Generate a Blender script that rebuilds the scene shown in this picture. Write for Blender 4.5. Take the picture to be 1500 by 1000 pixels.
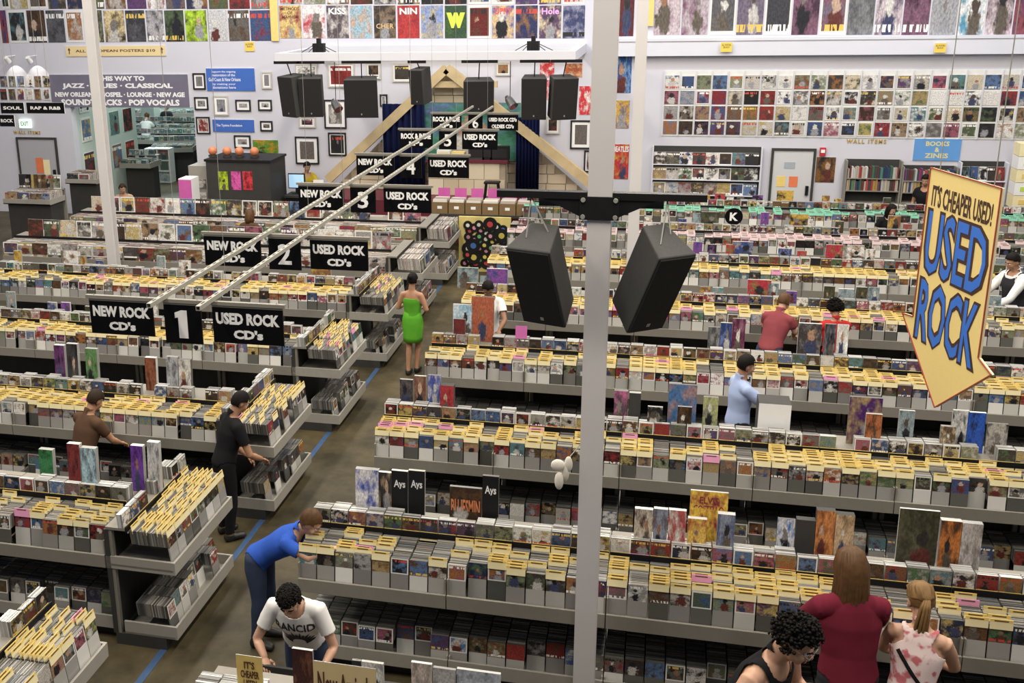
import bpy, math, random
import numpy as np
from mathutils import Matrix, Vector, noise
from mathutils.bvhtree import BVHTree
random.seed(7)
for o in list(bpy.data.objects): bpy.data.objects.remove(o)
S = bpy.context.scene
COL = S.collection
# ------------------------------------------------------------------ camera
FPX, PPX, PPY = 1545.58, 574.39, 431.46
YAW, PITCH, ROLL = [math.radians(a) for a in (14.447, 15.975, -1.242)]
CAM = Vector((0, 0, 5.373))
fwd = Vector((-math.sin(YAW)*math.cos(PITCH), math.cos(YAW)*math.cos(PITCH), -math.sin(PITCH)))
rgt = Vector((math.cos(YAW), math.sin(YAW), 0)); upv = rgt.cross(fwd)
R2 = rgt*math.cos(ROLL)+upv*math.sin(ROLL); U2 = -rgt*math.sin(ROLL)+upv*math.cos(ROLL)
cd_ = bpy.data.cameras.new('camera'); cam = bpy.data.objects.new('camera', cd_); COL.objects.link(cam)
cam.matrix_world = Matrix(((R2.x, U2.x, -fwd.x, CAM.x), (R2.y, U2.y, -fwd.y, CAM.y), (R2.z, U2.z, -fwd.z, CAM.z), (0, 0, 0, 1)))
cd_.sensor_fit = 'HORIZONTAL'; cd_.sensor_width = 36; cd_.lens = FPX/1500*36
cd_.shift_x = (750-PPX)/1500; cd_.shift_y = (PPY-500)/1500; cd_.clip_end = 200
S.camera = cam
# ------------------------------------------------------------------ world, lights, exposure
W = bpy.data.worlds.new('world'); S.world = W; W.use_nodes = True
W.node_tree.nodes['Background'].inputs[0].default_value = (.80, .84, 1.0, 1)
W.node_tree.nodes['Background'].inputs[1].default_value = 0.15
def area(name, loc, sx, sy, power, col, rot=(0, 0, 0)):
    l = bpy.data.lights.new(name, 'AREA'); l.shape = 'RECTANGLE'; l.size = sx; l.size_y = sy; l.energy = power; l.color = col
    o = bpy.data.objects.new(name, l); COL.objects.link(o); o.location = loc; o.rotation_euler = rot
    return o
for ix, x in enumerate((-11, -5.5, 0, 5.5)):
    for iy, y in enumerate((4, 9, 14, 19)):
        area('ceiling_light', (x, y, 8.6), .5, 3.6, 265, (1.0, .915, .78))
for x in (-13, -7.5, -2, 3.5, 8):
    area('ceiling_light', (x, 21.6, 8.3), 3.0, .5, 100, (.90, .93, 1.0), (math.radians(28), 0, 0))
area('ceiling_light', (-15.0, 30, 4.2), 3.0, 1.0, 190, (.84, 1.0, .95)); area('ceiling_light', (-17.5, 35.5, 4.2), 4.0, 1.0, 320, (.84, 1.0, .95)); area('ceiling_light', (-13.2, 26.2, 4.2), 1.5, 1.0, 55, (.88, 1.0, .9))
vs = S.view_settings; vs.view_transform = 'Standard'; vs.look = 'None'; vs.gamma = 1; vs.use_curve_mapping = False; vs.exposure = 0.12

# ------------------------------------------------------------------ helpers
def ray(u, v): return R2*((u-PPX)/FPX) - U2*((v-PPY)/FPX) + fwd
def P(u, v, Y):                       # the point at depth Y behind a place in the photograph
    g = ray(u, v); return CAM+g*(Y/g.y)
def Pz(u, v, z):
    g = ray(u, v); return CAM+g*((z-CAM.z)/g.z)
def nth(n): return str(n)+({1: 'st', 2: 'nd', 3: 'rd'}.get(n if n < 20 else n % 10, 'th'))
class MB:
    def __init__(s): s.v = []; s.f = []; s.m = []; s.uv = []
    def face(s, pts, mi=0, uv=None):
        b = len(s.v); s.v.extend([tuple(p) for p in pts]); s.f.append(tuple(range(b, b+len(pts)))); s.m.append(mi); s.uv.append(uv)
    def box(s, x0, x1, y0, y1, z0, z1, mi=0, fm=None, tm=None, shear=0., T=None, bottom=True):
        b = len(s.v); h = shear*(z1-z0)
        pts = [(x0, y0, z0), (x1, y0, z0), (x1, y1, z0), (x0, y1, z0), (x0, y0+h, z1), (x1, y0+h, z1), (x1, y1+h, z1), (x0, y1+h, z1)]
        if T is not None: pts = [tuple(T @ Vector(p)) for p in pts]
        s.v.extend(pts)
        fs = [(0, 1, 5, 4), (4, 5, 6, 7), (1, 2, 6, 5), (3, 0, 4, 7), (2, 3, 7, 6)]
        if bottom: fs.append((3, 2, 1, 0))
        for i, q in enumerate(fs):
            s.f.append(tuple(b+k for k in q))
            s.m.append(fm if (i == 0 and fm is not None) else tm if (i == 1 and tm is not None) else mi)
            s.uv.append(((0, 0), (1, 0), (1, 1), (0, 1)) if i < 2 else None)
    def tube(s, p0, p1, r0, r1=None, n=10, mi=0, caps=True):
        r1 = r0 if r1 is None else r1; p0 = Vector(p0); p1 = Vector(p1); d = (p1-p0).normalized()
        a = d.orthogonal().normalized(); c = d.cross(a); b = len(s.v)
        for p, r in ((p0, r0), (p1, r1)):
            for k in range(n):
                t = 2*math.pi*k/n; s.v.append(tuple(p+(a*math.cos(t)+c*math.sin(t))*r))
        for k in range(n):
            s.f.append((b+k, b+(k+1) % n, b+n+(k+1) % n, b+n+k)); s.m.append(mi); s.uv.append(None)
        if caps:
            s.f.append(tuple(b+k for k in reversed(range(n)))); s.m.append(mi); s.uv.append(None)
            s.f.append(tuple(b+n+k for k in range(n))); s.m.append(mi); s.uv.append(None)
    def lathe(s, prof, c=(0, 0, 0), n=16, mi=0):
        b = len(s.v)
        for r, z in prof:
            for k in range(n):
                t = 2*math.pi*k/n; s.v.append((c[0]+r*math.cos(t), c[1]+r*math.sin(t), c[2]+z))
        for i in range(len(prof)-1):
            for k in range(n):
                s.f.append((b+i*n+k, b+i*n+(k+1) % n, b+(i+1)*n+(k+1) % n, b+(i+1)*n+k)); s.m.append(mi); s.uv.append(None)
    def ball(s, c, r, n=10, mi=0, sc=(1, 1, 1)):
        b = len(s.v); k = n//2+1
        for i in range(k+1):
            th = math.pi*i/k
            for j in range(n):
                ph = 2*math.pi*j/n
                s.v.append((c[0]+r*sc[0]*math.sin(th)*math.cos(ph), c[1]+r*sc[1]*math.sin(th)*math.sin(ph), c[2]+r*sc[2]*math.cos(th)))
        for i in range(k):
            for j in range(n):
                s.f.append((b+i*n+j, b+(i+1)*n+j, b+(i+1)*n+(j+1) % n, b+i*n+(j+1) % n)); s.m.append(mi); s.uv.append(None)
    def prism(s, poly, y0, y1, mi=0, sm=None):        # polygon in x,z pushed along y
        n = len(poly); b = len(s.v)
        s.v += [(x, y0, z) for x, z in poly]+[(x, y1, z) for x, z in poly]
        s.f.append(tuple(b+k for k in range(n))); s.m.append(mi); s.uv.append(None)
        s.f.append(tuple(b+n+k for k in reversed(range(n)))); s.m.append(mi); s.uv.append(None)
        for k in range(n):
            s.f.append((b+(k+1) % n, b+k, b+n+k, b+n+(k+1) % n)); s.m.append(mi if sm is None else sm); s.uv.append(None)
    def mesh(s, name, mats, smooth=False):
        me = bpy.data.meshes.new(name); me.from_pydata(s.v, [], s.f)
        for m in (mats if isinstance(mats, (list, tuple)) else [mats]): me.materials.append(m)
        me.polygons.foreach_set('material_index', s.m)
        if any(u is not None for u in s.uv):
            L = me.uv_layers.new(name='UVMap'); arr = []
            for q, u in zip(s.f, s.uv):
                if u is None: arr.extend([0.0]*(2*len(q)))
                else:
                    for a in u: arr.extend(a)
            L.data.foreach_set('uv', arr)
        if smooth: me.polygons.foreach_set('use_smooth', [True]*len(s.f))
        me.update()
        return me
    def build(s, name, mats, parent=None, smooth=False): return link(name, s.mesh(name, mats, smooth), parent)
def link(name, data, parent=None, M=None):
    o = bpy.data.objects.new(name, data); COL.objects.link(o)
    if parent is not None: o.parent = parent
    if M is not None: o.matrix_world = M
    return o
def tag(o, label, cat, group=None, kind=None):
    o['label'] = label; o['category'] = cat
    if group: o['group'] = group
    if kind: o['kind'] = kind
    return o
def thing(name, loc, label, cat, group=None, rz=0):
    o = bpy.data.objects.new(name, None); COL.objects.link(o); o.location = loc; o.rotation_euler = (0, 0, rz); o.empty_display_size = .1
    return tag(o, label, cat, group)
def struct(o): o['kind'] = 'structure'; return o
_tc = {}
def text_mesh(txt, bold=.02, depth=.004, sx=1.0, line=1.0, spacing=1.0):
    key = (txt, bold, depth, sx, line, spacing)
    if key in _tc: return _tc[key].copy()
    c = bpy.data.curves.new('lettering', 'FONT'); c.body = txt; c.align_x = 'CENTER'; c.align_y = 'CENTER'; c.offset = bold; c.extrude = depth
    c.resolution_u = 2; c.space_line = line; c.space_character = spacing
    o = bpy.data.objects.new('lettering', c); COL.objects.link(o)
    me = bpy.data.meshes.new_from_object(o.evaluated_get(bpy.context.evaluated_depsgraph_get()))
    bpy.data.objects.remove(o); bpy.data.curves.remove(c)
    n = len(me.vertices)
    if n:
        co = np.empty(n*3); me.vertices.foreach_get('co', co); co = co.reshape(-1, 3)
        w = co[:, 0].max()-co[:, 0].min(); h = co[:, 1].max()-co[:, 1].min()
        co[:, 0] -= (co[:, 0].max()+co[:, 0].min())/2; co[:, 1] -= (co[:, 1].max()+co[:, 1].min())/2
        me.vertices.foreach_set('co', co.ravel()); me['w'] = float(w); me['h'] = float(h)
    _tc[key] = me
    return me.copy()
def text(parent, txt, mat, x, y, z, w=None, h=None, bold=.02, name='lettering', line=1.0, depth=.004, spacing=1.0):
    """flat lettering standing in the x-z plane of its parent, facing -y"""
    if '\n' in txt:
        ls = txt.split('\n'); mx = max(len(l) for l in ls); n = len(ls); hh = (h or .2*n)/n
        for i, l in enumerate(ls): o = text(parent, l, mat, x, y, z+hh*(n-1)/2-i*hh, (w or .3)*max(.12, len(l)/mx), hh*.8, bold, name, 1.0, depth, spacing)
        return o
    me = text_mesh(txt, bold, .5, 1, line, spacing); W0, H0 = me['w'], me['h']
    sx = w/W0 if w else h/H0; sz = h/H0 if h else sx
    co = np.empty(len(me.vertices)*3); me.vertices.foreach_get('co', co); co = co.reshape(-1, 3)
    out = np.stack([co[:, 0]*sx, -co[:, 2]*depth*2, co[:, 1]*sz], 1); me.vertices.foreach_set('co', out.ravel())
    me.materials.clear(); me.materials.append(mat); me.update()
    o = link(name, me, parent); o.location = (x, y, z)
    return o
# ------------------------------------------------------------------ materials
def nt(name):
    m = bpy.data.materials.new(name); m.use_nodes = True; t = m.node_tree; b = t.nodes['Principled BSDF']
    return m, t, b
def N(t, typ, **kw):
    n = t.nodes.new(typ)
    for k, v in kw.items():
        if k.startswith('i'): 
            key = k[1:]; n.inputs[int(key) if key.isdigit() else key].default_value = v
        else: setattr(n, k, v)
    return n
def MA(t, op, a, b=None, c=None, clamp=False):
    n = t.nodes.new('ShaderNodeMath'); n.operation = op; n.use_clamp = clamp
    for i, x in enumerate((a, b, c)):
        if x is None: continue
        if isinstance(x, (int, float)): n.inputs[i].default_value = x
        else: t.links.new(x, n.inputs[i])
    return n.outputs[0]
def MIX(t, f, a, b):
    n = t.nodes.new('ShaderNodeMix'); n.data_type = 'RGBA'
    for s, x in ((0, f), (6, a), (7, b)):
        if isinstance(x, (int, float)): n.inputs[s].default_value = x
        elif isinstance(x, tuple): n.inputs[s].default_value = x if len(x) == 4 else x+(1,)
        else: t.links.new(x, n.inputs[s])
    return n.outputs[2]
_mats = {}
def mat(name, col, rough=.6, var=.12, scale=9., metal=0., bump=0., spec=.5):
    if name in _mats: return _mats[name]
    m, t, b = nt(name); n = N(t, 'ShaderNodeTexNoise'); n.inputs['Scale'].default_value = scale; n.inputs['Detail'].default_value = 4
    tc = N(t, 'ShaderNodeTexCoord'); t.links.new(tc.outputs['Object'], n.inputs['Vector'])
    lo = tuple(c*(1-var) for c in col); hi = tuple(min(1, c*(1+var)) for c in col)
    t.links.new(MIX(t, n.outputs[0], lo, hi), b.inputs['Base Color'])
    b.inputs['Roughness'].default_value = rough; b.inputs['Metallic'].default_value = metal; b.inputs['Specular IOR Level'].default_value = spec
    if bump:
        bp = N(t, 'ShaderNodeBump'); bp.inputs['Strength'].default_value = bump; t.links.new(n.outputs[0], bp.inputs['Height']); t.links.new(bp.outputs[0], b.inputs['Normal'])
    _mats[name] = m
    return m
def emit(name, col, s):
    m, t, b = nt(name); b.inputs['Base Color'].default_value = col+(1,); b.inputs['Emission Color'].default_value = col+(1,); b.inputs['Emission Strength'].default_value = s
    return m
def seed_socket(t):
    oi = N(t, 'ShaderNodeObjectInfo'); g = N(t, 'ShaderNodeNewGeometry')
    return MA(t, 'FRACT', MA(t, 'ADD', MA(t, 'MULTIPLY', oi.outputs['Random'], 13.73), MA(t, 'MULTIPLY', g.outputs['Random Per Island'], 7.31)))
def rnd(t, seed, k):
    w = N(t, 'ShaderNodeTexWhiteNoise', noise_dimensions='1D'); t.links.new(MA(t, 'MULTIPLY_ADD', seed, 997.0, k), w.inputs['W'])
    s = N(t, 'ShaderNodeSeparateColor'); t.links.new(w.outputs['Color'], s.inputs[0]); return s.outputs
def HSV(t, h, s, v):
    c = N(t, 'ShaderNodeCombineColor', mode='HSV')
    for i, x in enumerate((h, s, v)):
        if isinstance(x, (int, float)): c.inputs[i].default_value = x
        else: t.links.new(x, c.inputs[i])
    return c.outputs[0]
PAL = [(.012, .012, .013), (.02, .018, .016), (.05, .045, .04), (.13, .12, .11), (.05, .03, .02), (.02, .02, .022), (.035, .03, .03), (.06, .05, .045), (.10, .055, .03), (.03, .035, .07), (.16, .08, .04), (.28, .19, .11), (.22, .03, .03), (.26, .04, .035), (.45, .42, .38), (.66, .64, .60), (.72, .70, .68), (.05, .09, .20), (.10, .17, .32), (.08, .11, .06), (.20, .22, .14), (.34, .25, .12), (.42, .33, .12), (.30, .13, .05), (.10, .05, .11), (.10, .20, .22), (.30, .29, .29), (.30, .10, .14), (.08, .14, .07)]
PAL_LP = PAL[1:]+[(.66, .64, .60), (.58, .50, .36), (.50, .46, .42), (.36, .26, .16), (.20, .30, .50), (.55, .20, .12)]
PAL_V = [(.06, .03, .05), (.12, .06, .11), (.20, .10, .15), (.28, .17, .24), (.40, .28, .34), (.10, .05, .06), (.24, .07, .09), (.45, .38, .42), (.16, .13, .18), (.30, .22, .30), (.05, .05, .06), (.55, .47, .50)]
PAL_G = [(.04, .04, .045), (.10, .10, .11), (.20, .20, .21), (.34, .34, .36), (.55, .55, .56), (.15, .13, .12), (.26, .24, .24), (.42, .40, .42)]
PAL_P = PAL+[(.05, .05, .09), (.10, .05, .14), (.16, .13, .20), (.35, .38, .48), (.5, .5, .55), (.06, .06, .06), (.20, .08, .10)]
def ramp(t, fac, cols):
    r = N(t, 'ShaderNodeValToRGB'); r.color_ramp.interpolation = 'CONSTANT'; e = r.color_ramp.elements; cols = cols[:31]
    for i, c in enumerate(cols):
        el = e[i] if i < 2 else e.new(i/len(cols))
        el.position = i/len(cols); el.color = tuple(c)+(1,)
    t.links.new(fac, r.inputs[0]); return r.outputs[0]
def art(name, sat=None, vlo=None, vhi=None, vpow=None, rough=.25, tint=None, tintf=.5, hue=None, words=True, c1=None, c2=None, pal=None):
    """printed cover art: ground and picture from a print palette, a soft central figure, a title strip"""
    if name in _mats: return _mats[name]
    pal = pal or PAL; m, t, b = nt(name); seed = seed_socket(t)
    uvn = N(t, 'ShaderNodeUVMap'); sp = N(t, 'ShaderNodeSeparateXYZ'); t.links.new(uvn.outputs[0], sp.inputs[0]); U, V = sp.outputs[0], sp.outputs[1]
    A = rnd(t, seed, 1.3); Bq = rnd(t, seed, 37.9); Cq = rnd(t, seed, 71.1); Dq = rnd(t, seed, 113.7)
    bg = c1 if c1 else ramp(t, A[0], pal); fg = c2 if c2 else ramp(t, Bq[0], pal)
    th = ramp(t, Cq[0], [(.40, .24, .16), (.03, .03, .03), (.5, .35, .26), (.62, .6, .56), (.08, .06, .05), (.3, .16, .1), (.02, .02, .03), (.2, .18, .17)])
    off = N(t, 'ShaderNodeCombineXYZ'); t.links.new(MA(t, 'MULTIPLY', seed, 91.), off.inputs[0]); t.links.new(MA(t, 'MULTIPLY', A[0], 57.), off.inputs[2])
    va = N(t, 'ShaderNodeVectorMath', operation='ADD'); t.links.new(uvn.outputs[0], va.inputs[0]); t.links.new(off.outputs[0], va.inputs[1])
    n1 = N(t, 'ShaderNodeTexNoise'); n1.inputs['Scale'].default_value = 2.8; n1.inputs['Detail'].default_value = 4.; n1.inputs['Roughness'].default_value = .6; t.links.new(va.outputs[0], n1.inputs['Vector'])
    k1 = MA(t, 'MULTIPLY', MA(t, 'SUBTRACT', n1.outputs[0], .46), 5.5, clamp=True)
    col = MIX(t, k1, bg, fg)
    dx = MA(t, 'SUBTRACT', U, MA(t, 'MULTIPLY_ADD', Dq[0], .36, .32)); yy = MA(t, 'SUBTRACT', V, MA(t, 'MULTIPLY_ADD', Dq[1], .2, .50))
    hd_ = MA(t, 'SQRT', MA(t, 'ADD', MA(t, 'MULTIPLY', dx, dx), MA(t, 'MULTIPLY', yy, yy)))                    # head
    y2 = MA(t, 'MULTIPLY', MA(t, 'SUBTRACT', V, MA(t, 'MULTIPLY_ADD', Dq[1], .2, .12)), .62)
    bd_ = MA(t, 'SQRT', MA(t, 'ADD', MA(t, 'MULTIPLY', MA(t, 'MULTIPLY', dx, .75), MA(t, 'MULTIPLY', dx, .75)), MA(t, 'MULTIPLY', y2, y2)))   # body
    n2 = N(t, 'ShaderNodeTexNoise'); n2.inputs['Scale'].default_value = 7.; n2.inputs['Detail'].default_value = 3.; t.links.new(va.outputs[0], n2.inputs['Vector'])
    wob = MA(t, 'MULTIPLY', MA(t, 'SUBTRACT', n2.outputs[0], .5), .32)
    on = MA(t, 'GREATER_THAN', Cq[2], .30)
    kh = MA(t, 'MULTIPLY', MA(t, 'MULTIPLY', MA(t, 'SUBTRACT', MA(t, 'MULTIPLY_ADD', Dq[2], .10, .10), MA(t, 'ADD', hd_, wob)), 20., clamp=True), on)
    kb = MA(t, 'MULTIPLY', MA(t, 'MULTIPLY', MA(t, 'SUBTRACT', MA(t, 'MULTIPLY_ADD', Dq[2], .08, .16), MA(t, 'ADD', bd_, wob)), 16., clamp=True), on)
    bc = ramp(t, Bq[1], [(.02, .02, .025), (.5, .48, .45), (.05, .06, .12), (.12, .035, .03), (.12, .10, .08), (.3, .3, .32)])
    col = MIX(t, kb, col, bc); col = MIX(t, kh, col, th)
    n4 = N(t, 'ShaderNodeTexNoise'); n4.inputs['Scale'].default_value = 16.; n4.inputs['Detail'].default_value = 2.; t.links.new(va.outputs[0], n4.inputs['Vector'])
    hs = N(t, 'ShaderNodeHueSaturation'); t.links.new(MA(t, 'MULTIPLY_ADD', n4.outputs[0], 1.5, .2), hs.inputs['Value']); t.links.new(col, hs.inputs['Color']); col = hs.outputs[0]
    if words:
        mp = N(t, 'ShaderNodeMapping'); mp.inputs['Scale'].default_value = (11, 2.2, 1); t.links.new(va.outputs[0], mp.inputs[0])
        n3 = N(t, 'ShaderNodeTexNoise'); n3.inputs['Scale'].default_value = 1.; n3.inputs['Detail'].default_value = 1.; t.links.new(mp.outputs[0], n3.inputs['Vector'])
        c0 = MA(t, 'MULTIPLY_ADD', MA(t, 'GREATER_THAN', A[1], .35), .70, .12)
        band = MA(t, 'LESS_THAN', MA(t, 'ABSOLUTE', MA(t, 'SUBTRACT', V, c0)), .07)
        k3 = MA(t, 'MULTIPLY', MA(t, 'MULTIPLY', band, MA(t, 'GREATER_THAN', n3.outputs[0], .48)), MA(t, 'GREATER_THAN', Cq[1], .35))
        wc = ramp(t, Dq[0], [(.8, .78, .74), (.03, .03, .03), (.82, .80, .76), (.55, .08, .06), (.7, .5, .12), (.75, .74, .72)]); col = MIX(t, k3, col, wc)
        bd = MA(t, 'MULTIPLY', MA(t, 'GREATER_THAN', MA(t, 'MAXIMUM', MA(t, 'ABSOLUTE', MA(t, 'SUBTRACT', U, .5)), MA(t, 'ABSOLUTE', MA(t, 'SUBTRACT', V, .5))), .43), MA(t, 'GREATER_THAN', Bq[2], .80))
        col = MIX(t, bd, col, (.72, .71, .68))
    if tint: col = MIX(t, tintf, col, tint)
    t.links.new(col, b.inputs['Base Color']); b.inputs['Roughness'].default_value = rough; b.inputs['Specular IOR Level'].default_value = .35
    _mats[name] = m
    return m
def islands(name, cols, rough=.4, spread=1.0):
    """solid colour that differs from piece to piece"""
    if name in _mats: return _mats[name]
    m, t, b = nt(name); q = rnd(t, seed_socket(t), 5.5); r = N(t, 'ShaderNodeValToRGB'); r.color_ramp.interpolation = 'CONSTANT'
    e = r.color_ramp.elements
    for i, c in enumerate(cols):
        el = e[i] if i < 2 else e.new(i/len(cols))
        el.position = i/len(cols); el.color = c+(1,)
    t.links.new(q[0], r.inputs[0])
    br = MA(t, 'MULTIPLY_ADD', q[1], .5*spread, 1-.3*spread); hs = N(t, 'ShaderNodeHueSaturation'); t.links.new(r.outputs[0], hs.inputs['Color']); t.links.new(br, hs.inputs['Value'])
    t.links.new(hs.outputs[0], b.inputs['Base Color']); b.inputs['Roughness'].default_value = rough
    _mats[name] = m
    return m
m_wall = mat('wall_paint', (.60, .60, .67), .8, .04, 1.5)
m_trim = mat('trim_paint', (.66, .67, .74), .6, .04, 2)
m_steel = mat('rack_paint', (.235, .22, .19), .5, .08, 14)
m_steel_l = mat('tray_paint', (.33, .315, .28), .5, .08, 14)
m_dark = mat('dark_board_and_shade', (.035, .034, .032), .7, .2, 8)  # dark board colour, also the painted shade of the rear trays
m_black = mat('black_paint', (.010, .010, .011), .5, .2, 20, spec=.25)
m_grille = mat('speaker_grille', (.012, .011, .012), .9, .9, 160)
m_cab = mat('speaker_cabinet', (.036, .036, .035), .75, .3, 60, bump=.2)
m_sign = mat('sign_black', (.004, .004, .005), .35, .2, 6, spec=.15)
m_white = mat('sign_white', (.88, .88, .88), .5, .02, 6)
m_yel = mat('card_yellow', (.80, .60, .19), .6, .12, 11)
m_cream = mat('card_cream', (.88, .78, .47), .6, .08, 11)
m_ink = mat('card_ink', (.10, .06, .02), .7, .4, 60)
m_pinkcard = mat('card_pink', (.80, .35, .55), .6, .1, 11)
m_greencard = mat('card_green', (.25, .62, .45), .6, .15, 11)
m_palepink = mat('card_palepink', (.80, .62, .64), .6, .1, 11)
m_case = islands('cd_keeper', [(.50, .49, .46), (.26, .25, .24), (.66, .65, .62), (.36, .35, .33), (.11, .11, .10)], .25)
m_edge = islands('cd_edges', [(.13, .125, .11), (.20, .195, .18), (.07, .07, .065), (.27, .26, .24), (.15, .13, .11), (.10, .11, .12)], .35)
m_edge_l = islands('cd_tops', [(.44, .44, .43), (.28, .28, .27), (.58, .58, .57), (.36, .36, .34), (.18, .17, .16)], .25)
m_lpedge = islands('sleeve_edges', [(.76, .74, .70), (.52, .48, .44), (.80, .79, .76), (.18, .17, .17), (.66, .62, .56), (.60, .46, .42)], .5)
m_art = art('cd_art', .8, .015, .72, 1.7)
m_lpart = art('lp_art', rough=.35, pal=PAL_LP)
m_postR = art('poster_art_violet', rough=.4, pal=PAL_V)
m_postL = art('poster_art', rough=.4, pal=PAL_P)
m_postG = art('poster_art_grey', rough=.4, pal=PAL_G)
m_photo = art('photo_print', rough=.3, words=False, pal=PAL_G)
m_wood = mat('pale_wood', (.55, .43, .24), .6, .25, 5)
m_pipe = mat('galvanised', (.33, .32, .28), .5, .2, 12, metal=.2)
# ------------------------------------------------------------------ the setting
YW = 24.2
def floor_mat():
    m, t, b = nt('polished_concrete'); tc = N(t, 'ShaderNodeTexCoord')
    n = N(t, 'ShaderNodeTexNoise'); n.inputs['Scale'].default_value = 1.3; n.inputs['Detail'].default_value = 6; n.inputs['Roughness'].default_value = .65; t.links.new(tc.outputs['Object'], n.inputs['Vector'])
    n2 = N(t, 'ShaderNodeTexNoise'); n2.inputs['Scale'].default_value = 9; n2.inputs['Detail'].default_value = 5; t.links.new(tc.outputs['Object'], n2.inputs['Vector'])
    k = MA(t, 'MULTIPLY', MA(t, 'SUBTRACT', n.outputs[0], .36), 3.2, clamp=True)
    c = MIX(t, k, (.026, .021, .010), (.115, .090, .046)); c = MIX(t, MA(t, 'MULTIPLY', n2.outputs[0], .5), c, (.042, .037, .021))
    t.links.new(c, b.inputs['Base Color']); b.inputs['Roughness'].default_value = .38
    t.links.new(MA(t, 'MULTIPLY_ADD', n2.outputs[0], .25, .38), b.inputs['Roughness']); b.inputs['Specular IOR Level'].default_value = .3
    return m
q = MB(); q.box(-25, 13, -3, YW+.2, -.1, 0); q.box(-25, -9, YW+.2, 40, -.1, 0); struct(q.build('floor', floor_mat()))
AX0, AX1, AZ = -14.55, -11.17, 2.76
q = MB(); q.box(-19, AX0, YW, YW+.25, 0, 7.5); q.box(AX0, AX1, YW, YW+.25, AZ, 7.5); q.box(AX1, 13, YW, YW+.25, 0, 7.5); struct(q.build('wall_back', m_wall))
q = MB(); q.box(-19.2, -19, -3, 34, 0, 7.5); struct(q.build('wall_left', m_wall))
q = MB(); q.box(13, 13.2, -3, YW+.25, 0, 7.5); struct(q.build('wall_right', m_wall))
q = MB(); q.box(-1.35, 13, YW-.16, YW, 3.93, 4.24); q.box(-1.35, 13, YW-.18, YW, 4.24, 4.30); struct(q.build('trim_1', m_trim))
q = MB(); q.box(-3.955, -3.89, 2, 23, .0005, .003)
tag(q.build('floor_tape', mat('blue_tape', (.03, .07, .16), .6, .5, 5)), 'long strip of blue tape stuck along the aisle floor', 'floor tape')
# steel columns
def column(x, y, w, d, z1, label, web=None):
    t = thing('steel_column', (x, y, 0), label, 'column')
    q = MB(); q.box(-w/2, w/2, -d/2, -d/2+.012, 0, z1); q.box(-w/2, w/2, d/2-.012, d/2, 0, z1); q.box(-.02, .02, -d/2+.012, d/2-.012, 0, z1)
    q.build('flange_beam', mat('column_paint', (.62, .60, .60), .5, .06, 3), t)
    q = MB(); q.box(-w/2-.04, w/2+.04, -d/2-.04, d/2+.04, 0, .02); q.build('base_plate', m_steel, t)
    return t
COLX = -.36
column(COLX, 6.85, .15, .20, 7.2, 'white steel column in the foreground with black speaker bracket')
c2 = P(936, 140, 15.75); column(c2.x, 15.9, .16, .16, 7.2, 'white steel column behind the foreground column')
c3 = P(140, 175, 15.75); column(c3.x, 15.9, .16, .16, 7.2, 'white steel column in front of the grey genre banner')
# ------------------------------------------------------------------ racks
BAY = 1.22; XR = -2.673; XE = -4.39; XA = -3.75
ROWY = [4.74, 7.11, 9.48, 11.86, 14.28, 16.62, 18.95, 21.30]
def rackmeshes(w, dep, two):
    ms = {}
    def add(nm, q, mt): ms[nm] = q.mesh(nm, mt)
    e = .004
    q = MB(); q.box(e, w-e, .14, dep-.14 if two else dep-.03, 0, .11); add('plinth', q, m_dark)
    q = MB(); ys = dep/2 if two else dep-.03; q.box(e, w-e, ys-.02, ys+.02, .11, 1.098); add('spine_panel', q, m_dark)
    q = MB(); q.box(e, w-e, .06, dep-.06 if two else dep-.05, .115, .135); q.box(e, w-e, .05, .07, .115, .235); q.box(e, e+.012, .07, .5, .135, .26); q.box(w-e-.012, w-e, .07, .5, .135, .26); add('lower_tray', q, m_steel_l)
    q = MB(); q.box(e, w-e, .02, .5, .76, .78); q.box(e, w-e, 0, .022, .735, .85); q.box(e, e+.012, .022, .44, .78, .98); q.box(w-e-.012, w-e, .022, .44, .78, .98); add('upper_tray', q, m_steel)
    if two:
        q = MB(); q.box(e, w-e, dep-.5, dep-.02, .76, .78); q.box(e, w-e, dep-.022, dep, .735, .85); add('rear_tray', q, m_dark)  # near-black colour paints the shade behind the ledge
    lo, hi = (.445, dep-.445) if two else (.43, dep-.03)
    q = MB(); q.box(e, w-e, lo, hi, 1.10, 1.124); add('ledge', q, m_steel)
    q = MB(); q.box(e, w-e, lo-.012, lo-.002, 1.085, 1.135); add('ledge_shade_strip', q, m_black)  # black strip paints the shadow beneath the ledge front
    return ms
RM = rackmeshes(BAY, 1.25, True); RE = rackmeshes(1.25, .64, False)
q = MB(); q.box(.004, 1.246, .02, .632, .76, .78); q.box(.004, 1.246, 0, .022, .735, .85); q.box(.004, .026, .022, .632, .735, .85); q.box(1.224, 1.246, .022, .632, .735, .85); RE['upper_tray'] = q.mesh('upper_tray', m_steel_l)
q = MB(); q.box(.004, 1.246, .05, .52, .115, .135); q.box(.004, 1.246, .03, .05, .115, .235); q.box(.004, .024, .05, .52, .115, .235); q.box(1.226, 1.246, .05, .52, .115, .235); RE['lower_tray'] = q.mesh('lower_tray', m_steel_l)
def rack(Mx, ms, label, group, w):
    t = thing('cd_rack', Mx.to_translation(), label, 'rack', group, Mx.to_euler().z)
    for nm, me in ms.items(): link(nm, me, t)
    for x in (.012, w-.052):
        q = RPOST.get(round(x, 3))
        if q is None:
            q = MB(); q.box(x, x+.04, .56, .60, 0, 1.098); q = q.mesh('post', m_steel); RPOST[round(x, 3)] = q
        link('post', q, t)
    return t
RPOST = {}
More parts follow.
